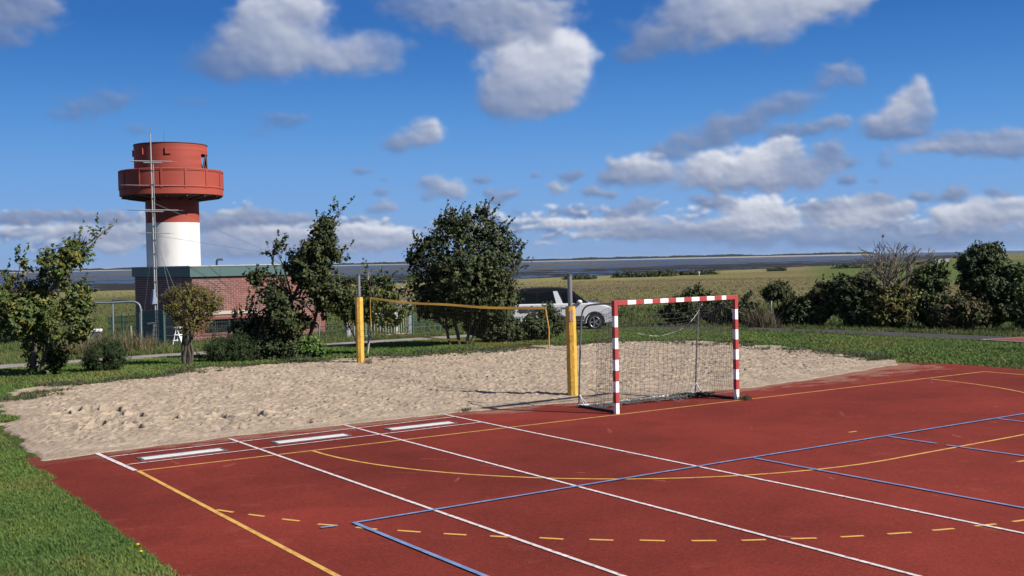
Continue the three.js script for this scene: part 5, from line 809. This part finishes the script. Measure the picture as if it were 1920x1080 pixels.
plant('conifer_shrub', 'spreading low conifer shrub between the brown shrub and wind-bent tree', 'shrub', { base: [425, 682], d: 33.2, seed: 131, leaves: 10000, size: 0.04, tones: TONES.conifer, opt: { clump: 0.13, per: 18, shell: 0.45, aspect: 0.22, gap: 0.3, shoots: 40 }, lobes: [[425, 660, 40, 24], [445, 645, 24, 16], [398, 668, 26, 16], [460, 668, 26, 18], [415, 645, 20, 12]], stems: [[0.04, 0.03, [425, 684], [425, 665]]] });
plant('wind_bent_tree', 'ragged wind-bent broadleaf tree with a long shoot reaching up in front of brick wall', 'tree', { base: [540, 672], d: 34.2, seed: 141, leaves: 24000, size: 0.064, tones: TONES.dark, bark: BARKD, opt: { clump: 0.18, per: 18, shell: 0.3, gap: 0.42, shoots: 90 },
  lobes: [[535, 500, 36, 40], [520, 470, 20, 18], [508, 480, 12, 12], [585, 500, 42, 34], [600, 470, 34, 26], [640, 480, 22, 16], [605, 440, 20, 20], [622, 415, 20, 16], [636, 398, 16, 12], [560, 550, 60, 44], [500, 570, 44, 34], [480, 600, 40, 30], [455, 615, 22, 20], [622, 548, 38, 34], [588, 590, 34, 26], [520, 625, 46, 34], [545, 590, 48, 34, -0.5], [490, 640, 36, 26], [480, 520, 18, 12]],
  stems: [[0.09, 0.06, [545, 676], [548, 640], [540, 600], [548, 560]], [0.07, 0.04, [572, 672], [578, 640], [590, 600], [600, 560]], [0.03, 0.012, [560, 560], [590, 480], [605, 445], [632, 400]], [0.035, 0.015, [545, 660], [575, 610], [590, 590]]] });
plant('leafy_bush', 'light green leafy bush at the foot of the wind-bent tree', 'bush', { base: [580, 674], d: 33.8, seed: 151, leaves: 4200, size: 0.055, tones: TONES.fresh, opt: { clump: 0.13, per: 14, shell: 0.4 }, lobes: [[580, 655, 22, 18], [562, 662, 18, 12], [595, 662, 16, 12]], stems: [[0.02, 0.01, [580, 676], [580, 655]]] });
plant('dark_bush', 'dark undergrowth bush below the wind-bent tree left of the leafy bush', 'bush', { base: [510, 676], d: 33.6, seed: 155, leaves: 7000, size: 0.05, tones: TONES.dark, opt: { clump: 0.14, per: 16, shell: 0.3 }, lobes: [[510, 655, 40, 22], [480, 662, 26, 16], [545, 658, 24, 20]], stems: [[0.03, 0.015, [510, 678], [512, 655]]] });
plant('young_tree', 'young two-stemmed tree behind the far volleyball post', 'tree', { base: [686, 668], d: 34.6, seed: 161, leaves: 6800, size: 0.055, tones: TONES.sycamore, bark: std(0.5, 0.46, 0.40, 0.95), opt: { clump: 0.16, per: 18, shell: 0.3, gap: 0.47, shoots: 40 },
  lobes: [[700, 560, 40, 40], [665, 580, 34, 30], [745, 575, 32, 34], [690, 525, 16, 14], [722, 530, 16, 14], [755, 540, 12, 10], [652, 592, 20, 18], [725, 598, 28, 16], [640, 560, 18, 20]],
  stems: [[0.035, 0.02, [676, 670], [666, 635], [654, 610], [650, 590]], [0.04, 0.02, [688, 672], [692, 640], [699, 610], [702, 580]], [0.025, 0.012, [684, 670], [690, 645], [694, 600], [720, 560]]] });
plant('round_tree', 'big dense round tree in the middle behind the volleyball net', 'tree', { base: [870, 648], d: 38, seed: 171, leaves: 31000, size: 0.064, tones: TONES.dark, bark: BARK, opt: { clump: 0.19, per: 18, shell: 0.35, gap: 0.44, droop: 0.2, shoots: 150 },
  lobes: [[870, 480, 80, 58], [815, 515, 50, 42], [925, 505, 48, 42], [885, 430, 48, 30], [850, 415, 24, 20], [905, 408, 18, 16], [935, 445, 26, 24], [962, 475, 18, 20], [790, 470, 22, 20], [775, 485, 14, 10], [870, 560, 80, 44], [805, 560, 40, 36], [935, 560, 42, 32], [970, 510, 16, 18], [880, 520, 70, 50, -0.8], [830, 440, 24, 26], [850, 592, 44, 18]],
  stems: [[0.07, 0.05, [862, 650], [858, 625], [852, 600], [860, 560]], [0.06, 0.04, [872, 650], [880, 620], [886, 590]], [0.06, 0.04, [845, 648], [838, 620], [836, 590]], [0.05, 0.03, [880, 648], [892, 620], [905, 590]]] });
plant('bramble_bush', 'low dark bramble bush between the round tree and the car', 'bush', { base: [925, 642], d: 38.6, seed: 181, leaves: 10000, size: 0.055, tones: TONES.dark, opt: { clump: 0.16, per: 16, shell: 0.3 }, lobes: [[925, 618, 40, 22], [900, 610, 28, 20], [950, 612, 26, 20], [960, 628, 26, 12]], stems: [[0.03, 0.015, [925, 644], [925, 620]]] });
plant('bramble_bush', 'rounded dark green bush in front of the rear of the car', 'bush', { base: [1003, 642], d: 39.2, seed: 185, leaves: 7500, size: 0.05, tones: TONES.dark, opt: { clump: 0.14, per: 16, shell: 0.3 }, lobes: [[1003, 612, 26, 20], [990, 622, 20, 14], [1018, 622, 18, 14]], stems: [[0.03, 0.015, [1003, 644], [1003, 620]]] });
plant('bramble_bush', 'spindly bush with upright sprays in front of the car pillar', 'bush', { base: [1042, 632], d: 40.5, seed: 187, leaves: 2400, size: 0.045, tones: TONES.dark, twigs: 40, opt: { clump: 0.14, per: 8, shell: 0.4, gap: 0.4 }, lobes: [[1040, 600, 14, 24], [1030, 582, 10, 14], [1046, 612, 14, 14], [1020, 590, 10, 18]], stems: [[0.012, 0.006, [1042, 632], [1040, 600]]] });
// the hedge beyond the road
const H = 'hedge shrubs beyond the road';
const hedge = (name, label, cat, base, d, lobes, leaves, tones, seed, more = {}) => plant(name, label, cat, { base, d, lobes, leaves, size: 0.075, tones, seed, group: H, opt: { clump: 0.2, per: 16, shell: 0.35, gap: 0.38, shoots: 36, ...more }, stems: [[0.05, 0.03, base, [lobes[0][0], lobes[0][1]]]] });
hedge('hedge_shrub', 'dark hedge shrub seen through the goal net', 'shrub', [1290, 607], 50, [[1290, 580, 38, 26], [1265, 590, 24, 18], [1320, 572, 26, 22], [1300, 555, 16, 10]], 9000, TONES.dark, 201);
hedge('hedge_shrub', 'dark hedge shrub just right of the goal', 'shrub', [1370, 607], 49.5, [[1370, 584, 34, 24], [1345, 590, 24, 18], [1400, 588, 22, 20], [1390, 568, 14, 10]], 8000, TONES.dark, 202);
hedge('hedge_shrub', 'low dark hedge shrub right of the dry stalks', 'shrub', [1480, 610], 48.5, [[1480, 590, 30, 20], [1500, 580, 24, 20], [1462, 598, 18, 12]], 7000, TONES.dark, 203);
hedge('hedge_shrub', 'brownish hedge shrub left of the tall dark hedge', 'shrub', [1535, 611], 48.5, [[1535, 575, 30, 34], [1545, 550, 20, 16], [1520, 590, 24, 20]], 9000, [...TONES.dark, ...TONES.brown], 204);
hedge('hedge_shrub', 'tall dark hedge shrub left of the bare tree', 'shrub', [1600, 612], 48, [[1600, 560, 40, 40], [1580, 545, 24, 24], [1625, 540, 24, 22], [1610, 590, 44, 24]], 13000, TONES.dark, 205);
hedge('hedge_shrub', 'yellowing hedge shrub around the foot of the bare tree', 'shrub', [1668, 613], 47.2, [[1665, 570, 36, 28], [1690, 560, 28, 24], [1650, 592, 34, 20], [1690, 592, 30, 20]], 10500, [...TONES.dark, ...TONES.olive], 206);
hedge('hedge_shrub', 'mid green hedge shrub right of the bare tree', 'shrub', [1740, 612], 48.2, [[1740, 530, 32, 26], [1755, 510, 20, 12], [1725, 560, 34, 28], [1750, 585, 36, 26]], 12000, [...TONES.fresh, ...TONES.dark, ...TONES.dark], 207);
hedge('hedge_shrub', 'brown tinged low hedge shrub in front of the round dark tree', 'shrub', [1795, 613], 46.5, [[1790, 580, 40, 28], [1820, 590, 34, 22], [1770, 595, 30, 18]], 10500, [...TONES.dark, ...TONES.brown], 208);
hedge('evergreen_tree', 'round topped dark evergreen tree rising at the right end of the hedge', 'tree', [1850, 614], 48, [[1840, 490, 50, 26], [1850, 475, 36, 16], [1845, 535, 50, 36], [1860, 575, 48, 34], [1820, 500, 30, 16]], 20000, [...TONES.dark, ...TONES.conifer], 209);
hedge('hedge_shrub', 'mid green hedge shrub at the right edge of the picture', 'shrub', [1905, 614], 47.5, [[1905, 535, 32, 38], [1925, 560, 30, 40], [1890, 520, 20, 20]], 12000, [...TONES.fresh, ...TONES.dark, ...TONES.dark], 210);
hedge('hedge_shrub', 'low dark shrub below the right end of the hedge', 'shrub', [1925, 614], 45.5, [[1925, 592, 28, 20], [1945, 580, 30, 30]], 5000, TONES.dark, 211);
hedge('meadow_bush', 'small round bush standing alone in the dry meadow', 'bush', [1458, 572], 72, [[1458, 545, 24, 14], [1445, 552, 18, 12], [1470, 556, 18, 12]], 5000, TONES.dark, 212, { clump: 0.25 });
for (const [px, py, d, w, h, label, seed] of [[1205, 519, 420, 46, 8, 'long dark thicket on the dune edge above the goal', 221], [1240, 520, 430, 18, 7, 'short dark thicket right of the long one on the dune edge', 222], [1310, 514, 440, 24, 5, 'thin dark thicket beside the white marker on the dune edge', 223], [1087, 524, 400, 18, 5, 'small dark thicket on the dune edge right of the near post', 224], [1456, 503, 520, 10, 4, 'small dark bush on the far meadow edge above the lone bush', 225], [1610, 497, 560, 40, 6, 'low thicket on the shore left of the bare tree', 226], [1735, 488, 640, 10, 4, 'small dark bush beside the shore sheds', 227]]) {
  const p = at(px, py, d), gy = terrain(p.x, p.z), o = thing('thicket', label, 'thicket', [p.x, gy, p.z], 0, 'thickets along the shore'), k = d / FOCAL, n = Math.max(3, Math.round(w / 6)), rnd = mulberry(seed), lobes = [];
  for (let i = 0; i < n; i++) { const u = (i / (n - 1) - 0.5) * 2 * w * k; lobes.push([u * RIGHT0.x, h * k * 0.4, u * RIGHT0.z, w * k / n * 2, h * k * (0.7 + rnd() * 0.5), w * k / n * 2]); }
  part('crown', foliage(lobes, 2600, 0.36, TONES.dark, seed, { clump: 0.8, per: 12, shell: 0.3, floor: -0.3 }), leafMaterial('a'), o);
}
// the bare tree
{
  const d = 47.8, g = at(1672, 612, d), gy = terrain(g.x, g.z), o = thing('bare_tree', 'leafless pale branched tree standing out of the hedge against the sea', 'tree', [g.x, gy, g.z]), rnd = mulberry(33), wood = [], k = d / FOCAL;
  const up = (p, dir, len, r, lvl) => {
    const mid = p.clone().addScaledVector(dir, len * 0.5).add(V((rnd() - 0.5) * 0.34 * len, (rnd() - 0.5) * 0.15 * len, (rnd() - 0.5) * 0.34 * len)), e = p.clone().addScaledVector(dir, len); wood.push(limb([p, mid, e], r, r * 0.72, 5, lvl < 2 ? 7 : 4));
    if (lvl >= 5 || r < 0.004) return;
    const n = lvl < 1 ? 3 : rnd() < 0.28 ? 3 : 2; for (let i = 0; i < n; i++) { const a = rnd() * 6.28, s = 0.45 + rnd() * 0.5, q = dir.clone().multiplyScalar(1).add(V(Math.cos(a) * s, (lvl < 4 ? 0.22 : 0.05) + (rnd() - 0.45) * 0.25, Math.sin(a) * s)).normalize(); up(e, q, len * (0.66 + rnd() * 0.22), r * 0.74, lvl + 1); }
  };
  for (const [x, y, len] of [[-0.2, 0.95, 1.0], [0.22, 0.95, 1.05], [0.0, 1, 1.1], [0.5, 0.8, 0.95], [-0.45, 0.85, 0.9], [0.1, 0.9, 1.0]]) up(V(0, -0.1, 0), V(x, y, (rnd() - 0.5) * 0.4).normalize(), len, 0.062, 0);
  const whole = join(wood); whole.computeBoundingBox(); const grow = 4.0 / whole.boundingBox.max.y; whole.scale(grow * 0.85, grow, grow * 0.85);
  part('branches', whole, std(0.22, 0.18, 0.135, 0.95), o);
  const wp = whole.attributes.position; let hi = 0; for (let i = 0; i < wp.count; i++) if (wp.getY(i) > wp.getY(hi)) hi = i;
  const b = thing('bird', 'small dark bird perched on top of the bare tree', 'bird', [g.x + wp.getX(hi), gy + wp.getY(hi) + 0.10, g.z + wp.getZ(hi)], 0.4), m = std(0.03, 0.03, 0.033, 0.7);
  part('plumage', [new THREE.SphereGeometry(0.055, 12, 8).scale(1.7, 0.95, 0.95), new THREE.SphereGeometry(0.036, 10, 8).translate(0.10, 0.045, 0), box(0.11, 0.012, 0.04, -0.13, -0.015, 0, 0, 0.15), new THREE.ConeGeometry(0.012, 0.05, 6).rotateZ(-Math.PI / 2).translate(0.155, 0.043, 0), bar([0.01, -0.05, 0.015], [0.0, -0.105, 0.004], 0.006), bar([0.01, -0.05, -0.015], [0.0, -0.105, -0.004], 0.006)], m, b);
}

// ================================================================ grasses
function tuft(blades, h, w, spread, seed, bend = 0.5) {
  const rnd = mulberry(seed), P = [], I = []; let n = 0;
  for (let k = 0; k < blades; k++) { const a = rnd() * 6.28, r = rnd() * spread, x = Math.cos(a * 3) * r, z = Math.sin(a * 3) * r, H2 = h * (0.55 + rnd() * 0.6), ww = w * (0.7 + rnd() * 0.6), dx = Math.cos(a) * H2 * bend * rnd(), dz = Math.sin(a) * H2 * bend * rnd(), px = -Math.sin(a) * ww, pz = Math.cos(a) * ww; P.push(x - px, 0, z - pz, x + px, 0, z + pz, x + dx * 0.4 + px * 0.7, H2 * 0.6, z + dz * 0.4 + pz * 0.7, x + dx * 0.4 - px * 0.7, H2 * 0.6, z + dz * 0.4 - pz * 0.7, x + dx, H2, z + dz); I.push(n, n + 1, n + 2, n, n + 2, n + 3, n + 3, n + 2, n + 4); n += 5; }
  const g = new THREE.BufferGeometry(); g.setAttribute('position', new THREE.Float32BufferAttribute(P, 3)); g.setIndex(I); g.computeVertexNormals(); return g;
}
const BLADE = std(1, 1, 1, 0.7, { transmission: 0.2, thickness: 0, spec: 0.3 });
const distRibbon = (pts, x, z) => { let m = 99; for (let i = 1; i < pts.length; i++) { const [ax, az, aw] = pts[i - 1], [bx, bz, bw] = pts[i], ex = bx - ax, ez = bz - az, t = clamp(((x - ax) * ex + (z - az) * ez) / (ex * ex + ez * ez)); m = Math.min(m, Math.hypot(x - ax - ex * t, z - az - ez * t) - lerp(aw, bw, t)); } return m; };
const trackArea = (x, z) => x > 21.3 && z > -8.3 && x + z * 0.1 > 21;
const lawnAt = (x, z) => {
  if (x > COURT.x0 - 0.02 + 0.02 + Math.max(0, fbm(z * 2.2, 1, 3) - 0.46) * 0.28 && x < COURT.x1 + 0.05 && z > COURT.z0 - 0.05) { if (!(x > COURT.x1 - 0.5 && z < COURT.z0 + 0.6)) return false; }
  if (sandDist(x, z) > -0.02) return false;
  return distRibbon(PATH, x, z) > 0.03 && distRibbon(ROAD, x, z) > 0.03 && !trackArea(x, z);
};
function sow(name, geos, count, spot, hue, hmin, hmax, seed, test = lawnAt, lift = -0.004) {
  const rnd = mulberry(seed), M = new THREE.Matrix4(), Q = new THREE.Quaternion(), E = new THREE.Euler(), C = new THREE.Color(), lists = geos.map(() => []); let tries = 0, n = 0;
  while (n < count && tries < count * 12) { tries++; const [x, z] = spot(rnd); if (!test(x, z, rnd)) continue; const s = lerp(hmin, hmax, rnd()) * (0.75 + 0.5 * noise2(x * 0.9 + 3, z * 0.9)); lists[Math.floor(rnd() * geos.length)].push([x, z, s, rnd() * 6.28, rnd()]); n++; }
  geos.forEach((g, k) => {
    const m = shadows(new THREE.InstancedMesh(g, BLADE, lists[k].length)); m.name = numbered(name); m.userData.kind = 'stuff'; m.userData.label = 'short green lawn grass round the court and sand'; m.userData.category = 'grass';
    lists[k].forEach(([x, z, s, a, q], i) => { M.compose(V(x, terrain(x, z) + lift, z), Q.setFromEuler(E.set(0, a, 0)), V(s, s, s)); m.setMatrixAt(i, M); const c = hue(x, z, q); m.setColorAt(i, C.setRGB(...c)); });
    scene.add(m); m.userData.set = name;
  });
}
const green = (x, z, q) => { const n = fbm(x * 0.8, z * 0.8 + 4, 3), k = 0.75 + n * 0.5, y = q > 0.88 ? 1 : 0; const p = sstep(0.55, 0.7, fbm(x * 0.7 + 40, z * 0.7, 3)) * 0.6; return [(0.155 + 0.11 * y + 0.06 * (n - 0.5) + 0.08 * p) * k, (0.255 + 0.03 * y - 0.01 * p) * k, (0.058 + 0.02 * p) * k]; };
const T1 = [tuft(9, 0.05, 0.004, 0.04, 1, 1.5), tuft(9, 0.042, 0.0045, 0.04, 2, 1.9), tuft(8, 0.058, 0.0038, 0.035, 3, 1.3)];
const inBox = (x0, x1, z0, z1) => (r) => [lerp(x0, x1, r()), lerp(z0, z1, r())];
sow('lawn_grass', T1, 46000, inBox(-12.2, -9.6, -9, 7), green, 0.7, 1.15, 501);
sow('lawn_grass', T1, 14000, inBox(-12.5, -8.0, -15, -7), green, 0.7, 1.2, 510);
const T2 = [tuft(8, 0.075, 0.008, 0.06, 5, 1.0), tuft(7, 0.06, 0.009, 0.07, 6, 1.3)];
sow('lawn_grass', T2, 34000, inBox(-12, 17, -21.5, -12.5), green, 0.6, 1.1, 502);
sow('lawn_grass', T2, 30000, inBox(10.5, 24, -20, 2), green, 0.6, 1.05, 503);
// thin grass that dies out over the margin of the sand
sow('margin_grass', T2, 9000, inBox(-10, 14.5, -16, -3), (x, z, q) => q > 0.5 ? [0.16, 0.14, 0.07] : [0.11, 0.15, 0.045], 0.5, 1.1, 509, (x, z, r) => { if (z > -10.3 && x < 10.8) return false; const s = sandDist(x, z); return s > -0.05 && s < 1.6 && r() < (1 - s / 1.6) ** 1.5 && fbm(x * 0.9 + 7, z * 0.9, 3) > 0.46; }, 0.045);
// rougher grass behind the path, dry tall stalks on the left and by the hedge
const T3 = [tuft(9, 0.26, 0.008, 0.08, 7, 0.7), tuft(8, 0.20, 0.009, 0.09, 8, 1.0)];
const rough = (x, z, q) => { const n = fbm(x * 0.4 + 9, z * 0.4, 3), d = q > 0.75 ? 1 : 0; return [0.125 + 0.12 * d, 0.175 + 0.05 * d, 0.048 + 0.04 * d].map((v) => v * (0.7 + n * 0.6)); };
sow('rough_grass', T3, 16000, inBox(-14, 14, -37, -23.2), rough, 0.5, 1.0, 504);
sow('rough_grass', T3, 9000, inBox(14, 36, -30, -6), rough, 0.5, 1.0, 505, (x, z) => distRibbon(ROAD, x, z) > 0.05 && distRibbon(ROAD, x, z) < 9 && x > 17 + (z + 20) * 0.4 && !trackArea(x, z));
const DRY = [tuft(9, 0.85, 0.009, 0.14, 9, 0.8), tuft(8, 0.65, 0.010, 0.15, 10, 1.0)];
const dry = (x, z, q) => [0.30, 0.235, 0.125].map((v, k) => v * (0.55 + q * 0.6) * (q < 0.25 ? [0.5, 0.75, 0.6][k] : 1));
{ const L = (px, d) => at(px, 600, d); const a = L(130, 40), b = L(262, 41.5);
  sow('dry_grass', DRY, 620, (r) => { const t = r(), p = a.clone().lerp(b, t), q = (r() - 0.35) * 5; return [p.x + FWD.x * q, p.z + FWD.z * q]; }, dry, 0.55, 1.1, 506, (x, z) => distRibbon(PATH, x, z) > 0.8);
  const c = L(1398, 48), e = L(1460, 47.5);
  sow('dry_grass', DRY, 60, (r) => { const t = r(), p = c.clone().lerp(e, t), q = (r() - 0.5) * 2; return [p.x + FWD.x * q, p.z + FWD.z * q]; }, (x, z, q) => [0.15, 0.115, 0.075].map((v) => v * (0.5 + q)), 0.7, 1.5, 507, () => true); }
// tussocks far out on the meadow
const TUS = [tuft(10, 0.32, 0.02, 0.3, 11, 0.9), tuft(9, 0.24, 0.024, 0.35, 12, 1.2)];
sow('meadow_grass', TUS, 30000, (r) => { const az = lerp(7, 61, r()) * Math.PI / 180, dd = 52 * Math.pow(7, r()); return [EYE.x + Math.sin(az) * dd, EYE.z - Math.cos(az) * dd]; }, (x, z, q) => { const s = Math.hypot(Math.max(0, x - 14), Math.max(0, -16.5 - z)), d = sstep(55, 90, s + (fbm(x * 0.05 + 3, z * 0.05, 4) - 0.5) * 60) * lerp(0.25, 1, sstep(17, 28, Math.atan2(x - EYE.x, -(z - EYE.z)) * 180 / Math.PI)), bd = meadowBand(x, z), gr = sstep(0.52, 0.6, bd), n = 0.35 + fbm(x * 0.06, z * 0.12 + 5, 3) * 0.5 + bd * 0.65; return [lerp(0.13, lerp(0.29, 0.24, gr), d) * n, lerp(0.17, lerp(0.222, 0.23, gr), d) * n, lerp(0.05, lerp(0.155, 0.105, gr), d) * n].map((v) => v * (0.75 + q * 0.5)); }, 0.5, 1.1, 508, (x, z) => Math.hypot(Math.max(0, x - 14), Math.max(0, -16.5 - z)) > 11);
// tufts that have crept into the sand, and by the goal foot
{
  const g = tuft(26, 0.13, 0.006, 0.14, 15, 1.5), tg = std(0.075, 0.105, 0.035, 0.8, { transmission: 0.2, thickness: 0 }), tb = std(0.16, 0.13, 0.075, 0.9), rnd = mulberry(91);
  const list = [[876, 769, 1, 'small grass tuft on the court edge left of the goal'], [1392, 748, 1, 'grass tuft at the foot of the right goal post'], [560, 671, 1, 'low weed tuft on the sand edge left of the far volleyball post'], [705, 680, 2, 'brown weed patch in the sand right of the far volleyball post'], [745, 672, 1, 'green weed patch in the sand behind the far volleyball post'], [800, 662, 1, 'low weed tuft on the sand edge left of the round tree'], [915, 662, 1, 'weed tuft in the sand left of the net end'], [935, 659, 1, 'weed tuft in the sand below the near end of the net'], [30, 748, 1, 'grass tuft on the sand at the far left edge'], [300, 706, 1, 'grass tuft at the sand edge below the brown shrub'], [1555, 664, 1, 'dark weed patch in the sand at the right far corner'], [1600, 668, 1, 'weed tuft in the middle of the right sand corner'], [1640, 672, 1, 'weed tuft at the tip of the right sand corner'], [1440, 656, 1, 'weed strip on the right back edge of the sand'], [1480, 658, 1, 'weed tuft on the sand edge right of the weed strip'], [120, 722, 1, 'weed tuft on the sand edge below the left tree'], [240, 712, 1, 'weed tuft on the sand edge below the round conifer shrub'], [1270, 645, 1, 'left weed tuft on the sand edge seen through the goal'], [1340, 648, 1, 'right weed tuft on the sand edge seen through the goal']];
  list.forEach(([px, py, kind, label], i) => {
    const p = onLevel(px, py, 0.02), geos = []; const n = px > 1380 && px < 1400 ? 4 : px === 876 ? 3 : 12;
    for (let q = 0; q < n; q++) { const wide = n > 5 ? 1 : 0.12; geos.push(g.clone().scale(0.8 + rnd() * 0.7, 0.5 + rnd() * 0.5, 0.8 + rnd() * 0.7).rotateY(rnd() * 6).translate((rnd() - 0.5) * wide * 1.1, 0, (rnd() - 0.5) * wide * 0.9)); }
    const o = thing('weed_tuft', label ?? 'low weed tuft growing at the edge of the sand', 'weeds', [p.x, px < 900 && py > 760 || px > 1380 && px < 1400 ? 0.0 : 0.03, p.z], 0, 'weed tufts at the edges of the sand'); part('blades', geos, kind === 2 ? tb : tg, o);
  });
  // two dandelions on the lawn
  for (const [px, py, label] of [[258, 1022, 'yellow dandelion head upper one in the lawn at the court edge'], [264, 1035, 'yellow dandelion head lower one in the lawn at the court edge']]) { const p = onLevel(px, py, 0.03), o = thing('dandelion', label, 'flower', [p.x, -0.03, p.z], 0, 'dandelions in the lawn'); part('stalk', bar([0, 0, 0], [0, 0.065, 0], 0.003, 0.003, 5), tg, o); part('blossom', new THREE.SphereGeometry(0.019, 12, 8).scale(1, 0.55, 1).translate(0, 0.068, 0), std(0.72, 0.50, 0.02, 0.8), o); }
}
scene.traverse((o) => { if (o.userData.set) { const l = { lawn_grass: 'short green lawn grass round the court and sand', rough_grass: 'longer rough green grass behind the path and road', margin_grass: 'thin grass dying out over the back margin of the sand', dry_grass: 'tall dry straw coloured grass stalks', meadow_grass: 'straw coloured tussocks of the far meadow' }[o.userData.set]; o.userData.label = l; o.userData.category = 'grass'; delete o.userData.set; } });
scene.fog = new THREE.FogExp2(new THREE.Color(0.75, 0.84, 1.0), 0.00002);   // thin sea air
renderer.render(scene, camera);
